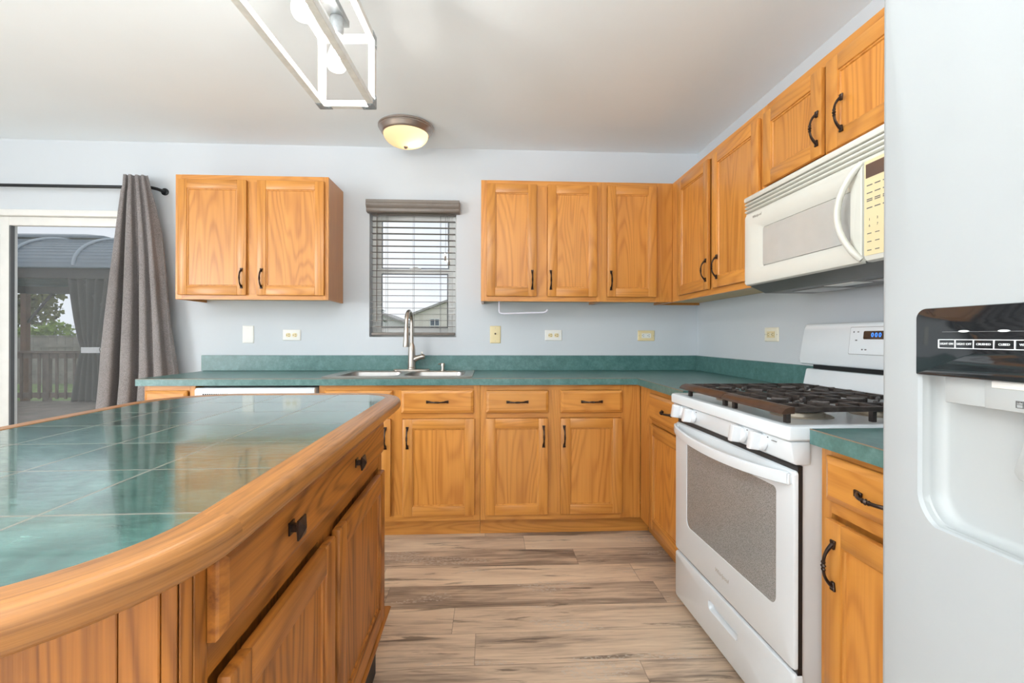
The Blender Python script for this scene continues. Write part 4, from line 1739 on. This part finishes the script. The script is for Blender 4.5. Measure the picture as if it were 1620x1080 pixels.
# wooden edge band with a full bullnose
prof = [(.0553, .900), (.0553, ZT - .001), (.0545, ZT)]
for k in range(8):
    a = .5 * PI * k / 7
    prof.append((.020 * (1 - math.sin(a)), ZT - .020 * (1 - math.cos(a))))
for k in range(6):
    a = .5 * PI * k / 5
    prof.append((.016 * (1 - math.cos(a)), ZT - .028 - .016 * math.sin(a)))
prof.append((.080, ZT - .044))
bm = bmesh.new()
uvl = bm.loops.layers.uv.new('UVMap')
outl = isl(0)
npt = len(outl)
per = [0.0]
for i in range(npt):
    a, c = Vector(outl[i]), Vector(outl[(i + 1) % npt])
    per.append(per[-1] + (c - a).length)
pl = [0.0]
for k in range(1, len(prof)):
    pl.append(pl[-1] + math.hypot(prof[k][0] - prof[k - 1][0], prof[k][1] - prof[k - 1][1]))
rings = [[bm.verts.new((x, y, z)) for x, y in isl(d)] for d, z in prof]
for k in range(len(prof) - 1):
    for i in range(npt):
        j = (i + 1) % npt
        f = bm.faces.new((rings[k][i], rings[k][j], rings[k + 1][j], rings[k + 1][i]))
        f.smooth = True
        seg = (i // (NI + 1)) * 2 + (1 if i % (NI + 1) == NI else 0)
        for lo, (u, v) in zip(f.loops, ((per[i], pl[k]), (per[i + 1], pl[k]), (per[i + 1], pl[k + 1]), (per[i], pl[k + 1]))):
            lo[uvl].uv = (u + seg * 2.3, v + seg * 1.71)
bmesh.ops.recalc_face_normals(bm, faces=bm.faces)
me = bpy.data.meshes.new('edge_band')
bm.to_mesh(me)
bm.free()
me.materials.append(M['isl_edge'])
me.set_sharp_from_angle(angle=R(50))
link(bpy.data.objects.new('edge_band', me), t)

CX0, CX1, CY0, CY1, CZ0, CZ1 = -.540, .2025, -.253, .837, .105, .8805
b = MB()
b.box(CX0, CX1 - .0205, CY0 + .030, CY1, CZ0, CZ1, 0)
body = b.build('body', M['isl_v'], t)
# near end: beaded boards rounding the corner, then a broad veneer panel
b = MB()
rc = .024
for k in range(2):
    a0, a1 = -.5 * PI + .5 * PI * k / 2, -.5 * PI + .5 * PI * (k + 1) / 2
    e = .04
    p = []
    for a in (a0 + e, a1 - e):
        p.append((CX1 - rc + rc * math.cos(a), CY0 + rc + rc * math.sin(a)))
    p += [(CX1 - rc + (rc - .012) * math.cos(a1), CY0 + rc + (rc - .012) * math.sin(a1)), (CX1 - rc + (rc - .012) * math.cos(a0), CY0 + rc + (rc - .012) * math.sin(a0))]
    b.prism(p, CZ0, CZ1, 'z', 0, .0015, 1)
x = CX1 - rc
b.box(x - .047, x - .001, CY0, CY0 + .029, CZ0, CZ1, 0, .0015, 1)
b.build('beaded_corner', M['isl_v'], t)
b = MB()
b.box(CX0, x - .0485, CY0 + .0005, CY0 + .029, CZ0, CZ1, 0, .001, 1)
b.build('end_panel', M['isl_v'], t)
# right side: face frame, one wide drawer, two doors.  built facing -y, turned to face +x
ORG = (CX1, CY0, 0)


def side(o):
    o.location = ORG
    o.rotation_euler = (0, 0, PI / 2)
    return o


lyi = lambda y: y - CY0
Wf = CY1 - CY0
b = MB()
b.box(rc + .001, rc + .030, 0, .020, CZ0, CZ1, 0, .001, 1)
b.box(Wf - .050, Wf, 0, .020, CZ0, CZ1, 0, .001, 1)
b.box(rc + .030, Wf - .050, .0003, .020, CZ1 - .03, CZ1, 1)
b.box(rc + .030, Wf - .050, .0003, .020, .710, .765, 1)
b.box(rc + .030, Wf - .050, .0003, .020, CZ0, .23, 1)
b.box(lyi(.205), lyi(.310), .0005, .020, .23, .71, 0)
b.box(rc + .03, Wf - .05, .016, .0203, .23, .86, 0)
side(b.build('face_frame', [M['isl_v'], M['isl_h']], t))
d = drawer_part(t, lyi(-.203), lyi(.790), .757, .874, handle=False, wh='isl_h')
side(d)
KN = None
for x in (lyi(.010), lyi(.432)):
    if KN is None:
        b = MB()
        b.loops([front([(-.006, -.006), (.006, -.006), (.006, .006), (-.006, .006)], y) for y in (-.0005, -.016)], 0, True, True)
        q = .017
        b.loops([front([(-s * q, -s * q), (s * q, -s * q), (s * q, s * q), (-s * q, s * q)], y) for s, y in ((.35, -.012), (1, -.017), (1, -.020), (.06, -.027))], 0, True, True)
        b.loops([front([(-.011, -.011), (.011, -.011), (.011, .011), (-.011, .011)], y) for y in (-.0003, -.003)], 0, True, True)
        KN = b.build('knob', M['bronze'], d, smooth=False)
    else:
        KN = KN.copy()
        COL.objects.link(KN)
        KN.parent = d
    KN.location = (x, -.0205, .818)
for a, c, hx in ((-.193, .246, 0), (.274, .770, 0)):
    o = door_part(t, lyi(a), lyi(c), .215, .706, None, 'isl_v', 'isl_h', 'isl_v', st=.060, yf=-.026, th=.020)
    side(o)
b = MB()
b.prism([(.018, .168), (-.012, .168), (-.026, .190), (-.032, .204), (-.026, .207), (.018, .207)], -.004, Wf + .012, 'x', 0, .001, 1)
side(b.build('base_moulding', M['isl_h'], t))
b = MB()
b.box(CX0 + .02, CX1 - .012, CY0 + .045, CY1 - .03, .001, CZ0 - .0005)
b.build('toe_board', M['toe_black'], t)

# ------------------------------------------------------------------ outdoors, beyond the glass door and the window
GZ = -.75
struct(MB().box(-70, 40, 5.8, 90, GZ - .3, GZ).build('ground', M['lawn'], smooth=False))
b = MB()
y = .17
while y < 5.6:
    b.box(-15, -2.9, y, y + .135, -.06, -.025)
    y += .140
b.box(-15, -2.9, 5.60, 5.63, -.30, -.025)
dk = b.build('deck', M['deck'], smooth=False)
struct(dk)

# deck railing
t = thing('deck_railing', 'brown wooden deck railing with balusters seen through the glass door', 'railing', (-9, 5.52, -.025))
MB().box(-5.5, 4.5, -.07, .07, .86, .90, 0, .006).box(-5.5, 4.5, -.02, .02, .77, .86).build('top_rail', M['deck_wood'], t)
MB().box(-5.5, 4.5, -.02, .02, .07, .16).build('bottom_rail', M['deck_wood'], t)
bp = None
for k in range(66):
    x = -5.4 + k * .15
    if bp is None:
        bp = MB().box(-.019, .019, -.045, -.0205, .05, .86).build('baluster', M['deck_wood'], t, loc=(x, 0, 0))
    else:
        o = bp.copy()
        COL.objects.link(o)
        o.parent = t
        o.location = (x, 0, 0)
for x in (-4.2, -2.3, -.4, 1.5, 3.4):
    MB().box(x - .045, x + .045, .021, .11, .001, .86).build('post', M['deck_wood'], t)

# gazebo with a curved metal roof
GX0, GX1, GY0, GY1 = -12.75, -7.45, 5.05, 8.75
t = thing('gazebo', 'gazebo with curved blue-grey metal roof and tied curtain beyond the glass door', 'gazebo', (-10.1, 6.9, -.025))
gx, gy = -10.1, 6.9
EH, RH = 2.33, .66


def roof_pt(u, v):
    """u along the eave -1..1, v up the slope 0..1 on the near face; local to the gazebo"""
    q = math.sin(v * PI / 2)
    fx = (GX1 - GX0) / 2 * (1 - .64 * (1 - math.cos(v * PI / 2)) - .0 * v)
    fy = (GY1 - GY0) / 2 * (1 - .72 * (1 - math.cos(v * PI / 2)))
    return fx, fy, EH + RH * q


def roof_face(rot, side_x):
    b = MB()
    NV = 15
    for k in range(NV):
        v0, v1 = k / NV, (k + 1) / NV
        f0, f1 = roof_pt(0, v0), roof_pt(0, v1)
        up = .022
        if side_x:
            a = [(f0[0], -f0[1], f0[2] + up), (f0[0], f0[1], f0[2] + up), (f1[0], f1[1], f1[2]), (f1[0], -f1[1], f1[2])]
            base = [(f0[0], -f0[1], f0[2]), (f0[0], f0[1], f0[2])]
        else:
            a = [(-f0[0], -f0[1], f0[2] + up), (f0[0], -f0[1], f0[2] + up), (f1[0], -f1[1], f1[2]), (-f1[0], -f1[1], f1[2])]
            base = [(-f0[0], -f0[1], f0[2]), (f0[0], -f0[1], f0[2])]
        if rot:
            a = [(-x, -y, z) for x, y, z in a]
            base = [(-x, -y, z) for x, y, z in base]
        b.quad(a)
        b.quad([base[0], base[1], a[1], a[0]])
    return b


for nm, rot, sx_ in (('roof_panel', 0, False), ('roof_panel', 1, False), ('roof_panel', 0, True), ('roof_panel', 1, True)):
    roof_face(rot, sx_).build(nm, M['gaz_roof'], t, smooth=False)
for k in range(6):      # ribs over the near face
    u = -1 + 2 * k / 5
    path = []
    for q in range(15):
        f = roof_pt(0, q / 14)
        path.append((u * (GX1 - GX0) / 2 if abs(u) < .99 else u * f[0], -f[1], f[2] + .035))
    if abs(u) < .99 and abs(u) > .45:
        path = path[:11]
    MB().tube(path, .028, 8).build('rib', M['gaz_rib'], t)
b = MB()
ftop = roof_pt(0, 1)
b.loops([[(s1 * (ftop[0] + .25) * q, s2 * (ftop[1] + .2) * q, z) for s1, s2 in ((-1, -1), (1, -1), (1, 1), (-1, 1))] for q, z in ((1, EH + RH + .07), (1, EH + RH + .11), (.5, EH + RH + .21))], 0, True, True)
b.build('vent_roof', M['gaz_roof'], t, smooth=False)
b = MB()
frame_h = .16
for y in (GY0 + .25 - gy, GY1 - .25 - gy):
    b.box(GX0 + .25 - gx, GX1 - .25 - gx, y - .05, y + .05, EH - frame_h, EH + .01)
for x in (GX0 + .25 - gx, GX1 - .25 - gx):
    b.box(x - .05, x + .05, GY0 + .3 - gy, GY1 - .3 - gy, EH - frame_h, EH + .01)
b.build('roof_beam', M['gaz_beam'], t)
posts = [(GX0 + .3, GY0 + .3), (-8.05, GY0 + .3), (GX0 + .3, GY1 - .3), (-8.05, GY1 - .3)]
for x, y in posts:
    zb = 0.002 if y < 5.6 else GZ + .03
    po = MB().box(x - gx - .06, x - gx + .06, y - gy - .06, y - gy + .06, zb, EH - frame_h).build('post', M['gaz_wood'], t)
    b = MB()
    for s in (-1, 1):
        if (x < -12 and s < 0):
            continue
        b.tube([(x - gx + s * .05, y - gy, EH - .85), (x - gx + s * .60, y - gy, EH - frame_h)], .03, 6)
    b.build('brace', M['gaz_beam'], po)


def tied_curtain(x, y, zb):
    NX, NZ = 60, 40
    bm = bmesh.new()
    V = []
    top, tie = EH - .16, zb + .92
    for j in range(NZ + 1):
        z = top + (zb + .02 - top) * j / NZ
        if z > tie:
            q = (z - tie) / (top - tie)
            hw_ = .155 + .26 * (q ** .75)
        else:
            q = (tie - z) / (tie - zb)
            hw_ = .155 + .165 * q ** .6
        row = []
        for i in range(NX + 1):
            s = -1 + 2 * i / NX
            row.append(bm.verts.new((x + s * hw_, y + .05 * math.sin(s * 17 + 1.5 * j / NZ) * min(1, hw_ / .3), z)))
        V.append(row)
    for j in range(NZ):
        for i in range(NX):
            bm.faces.new((V[j][i], V[j][i + 1], V[j + 1][i + 1], V[j + 1][i]))
    me = bpy.data.meshes.new('netting_curtain')
    bm.to_mesh(me)
    bm.free()
    for p in me.polygons:
        p.use_smooth = True
    me.materials.append(M['gaz_curtain'])
    o = link(bpy.data.objects.new('netting_curtain', me), t)
    sm = o.modifiers.new('thickness', 'SOLIDIFY')
    sm.thickness = .004
    MB().loops([[(x + .165 * math.cos(a), y + .075 * math.sin(a), zb + .92 + dz) for a in [2 * PI * k / 24 for k in range(24)]] for dz in (-.05, .05)], 0).build('tie_band', M['siding'], o)


tied_curtain(-8.42 - gx, GY0 + .26 - gy, .005)

# fence boards far behind
t = thing('garden_fence', 'long weathered grey board fence behind the lawn', 'fence', (-20, 16, GZ))
b = MB()
for k in range(120):
    x = -16 + k * .30
    b.box(x, x + .285, -.012, .012, .02, 1.86 + rnd.uniform(-.012, .012))
b.build('boards', M['fence_wood'], t, smooth=False)
MB().box(-16, 20, -.06, -.013, 1.45, 1.55).box(-16, 20, -.06, -.013, .35, .45).box(-16, 20, -.07, .03, 1.875, 1.91).build('rail', M['fence_wood'], t)


def foliage(blobs, n, leaf, seed):
    """leaf quads scattered through ellipsoid clusters (cx, cy, cz, rx, ry, rz)"""
    r2 = random.Random(seed)
    b = bmesh.new()
    vol = [max(.001, q[3] * q[4] * q[5]) ** .67 for q in blobs]
    tot = sum(vol)
    for q, v in zip(blobs, vol):
        for _ in range(int(n * v / tot)):
            while True:
                d = Vector((r2.uniform(-1, 1), r2.uniform(-1, 1), r2.uniform(-1, 1)))
                if .25 < d.length < 1:
                    break
            d *= (.55 + .45 * r2.random()) ** .5
            p = Vector((q[0] + d.x * q[3], q[1] + d.y * q[4], q[2] + d.z * q[5]))
            m = Matrix.Translation(p) @ Matrix.Rotation(r2.uniform(0, 6.28), 4, (r2.random() - .5, r2.random() - .5, r2.random() - .5 + 1e-3))
            s = leaf * r2.uniform(.6, 1.3)
            vs = [b.verts.new(m @ Vector(c)) for c in ((-s, -s * .55, 0), (s, -s * .55, 0), (s * .8, s * .6, s * .2), (-s * .9, s * .5, -s * .1))]
            b.faces.new(vs)
    me = bpy.data.meshes.new('foliage')
    b.to_mesh(me)
    b.free()
    return me


def tree(name, label, cat, loc, blobs, n, leaf, mat, seed, trunk_h, trunk_r):
    t = thing(name, label, cat, loc)
    me = foliage(blobs, n, leaf, seed)
    me.materials.append(mat)
    link(bpy.data.objects.new('foliage', me), t)
    b = MB()
    b.tube([(0, 0, .005), (.03, 0, trunk_h * .4), (-.02, .02, trunk_h)], [trunk_r * 1.3, trunk_r, trunk_r * .5], 10)
    for q in blobs[:5]:
        b.tube([(0, 0, trunk_h * .7), (q[0] * .6, q[1] * .6, (q[2] + trunk_h * .7) / 2), (q[0], q[1], q[2])], [trunk_r * .5, trunk_r * .3, .01], 6)
    b.build('trunk', M['bark'], t)
    return t


tree('maple_tree', 'autumn tree with reddish green leaves behind the gazebo', 'tree', (-23.5, 19, GZ),
     [(0, 0, 3.6, 1.7, 1.5, 1.1), (1.2, .3, 3.0, 1.2, 1.1, .8), (-1.0, .2, 2.8, 1.2, 1.1, .9), (.6, 0, 4.6, 1.1, 1, .8), (1.9, 0, 3.9, .9, .9, .7)], 2600, .11, M['leaf_a'], 1, 3.2, .14)
tree('shade_tree', 'tall dark green tree at the left edge of the glass door', 'tree', (-30.5, 23, GZ),
     [(0, 0, 4.2, 2.2, 2, 2.0), (1.8, 0, 6.2, 1.9, 1.7, 1.6), (-1.2, 0, 6.6, 1.9, 1.7, 1.7), (.8, 0, 8.0, 1.6, 1.5, 1.3), (2.2, 0, 3.0, 1.5, 1.5, 1.2)], 3600, .14, M['leaf_c'], 2, 5.5, .2)
tree('round_bush', 'bright green round bush showing above the garden fence', 'bush', (-20.3, 17.6, GZ),
     [(0, 0, 1.5, 1.0, .9, .9), (.5, 0, 2.0, .8, .7, .6), (-.5, 0, 1.9, .7, .7, .6), (0, 0, .8, 1, .9, .7)], 2400, .075, M['leaf_b'], 3, 1.2, .06)
tree('yellow_tree', 'small yellow-green tree behind the gazebo near the curtain', 'tree', (-17.2, 25, GZ),
     [(0, 0, 3.0, 1.2, 1.1, 1.0), (.6, 0, 3.7, .9, .9, .8), (-.6, 0, 3.5, .9, .8, .8)], 1500, .11, M['leaf_b'], 4, 2.4, .1)

# spruce left in the kitchen window
t = thing('spruce_tree', 'spruce tree with layered branches seen through the kitchen window blind', 'tree', (-5.75, 12.6, GZ))
r2 = random.Random(5)
bm = bmesh.new()
z = .5
while z < 4.3:
    rr = 1.75 * (1 - z / 4.9) + .12
    nb = 11
    for k in range(nb):
        a = 2 * PI * (k + r2.random() * .6) / nb
        L = rr * r2.uniform(.75, 1.08)
        for q in range(34):
            s = r2.random() ** .7
            dx = s * L
            p = Vector((math.cos(a) * dx, math.sin(a) * dx, z - .30 * s * L + r2.uniform(-.05, .03))) + Vector((-math.sin(a), math.cos(a), 0)) * r2.uniform(-.22, .22) * (1.1 - s)
            m = Matrix.Translation(p) @ Matrix.Rotation(a + r2.uniform(-.6, .6), 4, 'Z') @ Matrix.Rotation(r2.uniform(-.5, .6), 4, 'Y') @ Matrix.Rotation(r2.uniform(-1, 1), 4, 'X')
            bm.faces.new([bm.verts.new(m @ Vector(c)) for c in ((-.05, -.016, 0), (.07, -.008, 0), (.07, .008, 0), (-.05, .016, 0))])
    z += .36
me = bpy.data.meshes.new('foliage')
bm.to_mesh(me)
bm.free()
me.materials.append(M['leaf_s'])
link(bpy.data.objects.new('foliage', me), t)
MB().tube([(0, 0, .005), (0, 0, 4.5)], [.10, .02], 8).build('trunk', M['bark'], t)


def house(label, loc, W, Dp, eave, apex, mat, wins):
    t = thing('house', label, 'house', loc)
    b = MB()
    b.prism([(-W / 2, .01), (W / 2, .01), (W / 2, eave), (0, apex), (-W / 2, eave)], 0, Dp, 'y')
    wl_ = b.build('wall', mat, t, smooth=False)
    sl_ = (apex - eave) / (W / 2)
    b = MB()
    for s in (-1, 1):
        b.prism([(s * (W / 2 + .35), eave - .35 * sl_ + .02), (0, apex + .02), (0, apex + .20), (s * (W / 2 + .35), eave - .35 * sl_ + .20)], -.35, Dp + .35, 'y')
    b.build('roof', M['shingle'], t, smooth=False)
    for x, z, w_, h_ in wins:
        b = MB()
        frame(b, x - w_ / 2, x + w_ / 2, -.05, .02, z, z + h_, .08, bev=0)
        b.box(x - w_ / 2, x + w_ / 2, -.045, 0, z + h_ * .48, z + h_ * .54).box(x - .03, x + .03, -.045, 0, z, z + h_)
        wo = b.build('window', M['siding'], t, smooth=False)
        MB().box(x - w_ / 2 + .05, x + w_ / 2 - .05, -.02, .004, z + .05, z + h_ - .05).build('pane', M['dark_pane'], wo, smooth=False)
    return t


house('beige gabled house with a dark window seen through the kitchen window', (-3.9, 36, GZ), 8.2, 10, 3.55, 5.15, M['siding2'], [(-2.05, 2.15, .85, 1.25)])
house('grey roofed house farther left in the kitchen window view', (-12.6, 44, GZ), 7.0, 9, 2.9, 4.2, M['siding'], [(.8, 1.2, 1.0, 1.2)])
house('pale house with grey roof behind the garden fence beyond the gazebo', (-19.5, 31, GZ), 9.5, 9, 2.9, 4.9, M['siding'], [(2.2, 1.1, 1.2, 1.2), (-2.6, 1.1, 1.2, 1.2)])
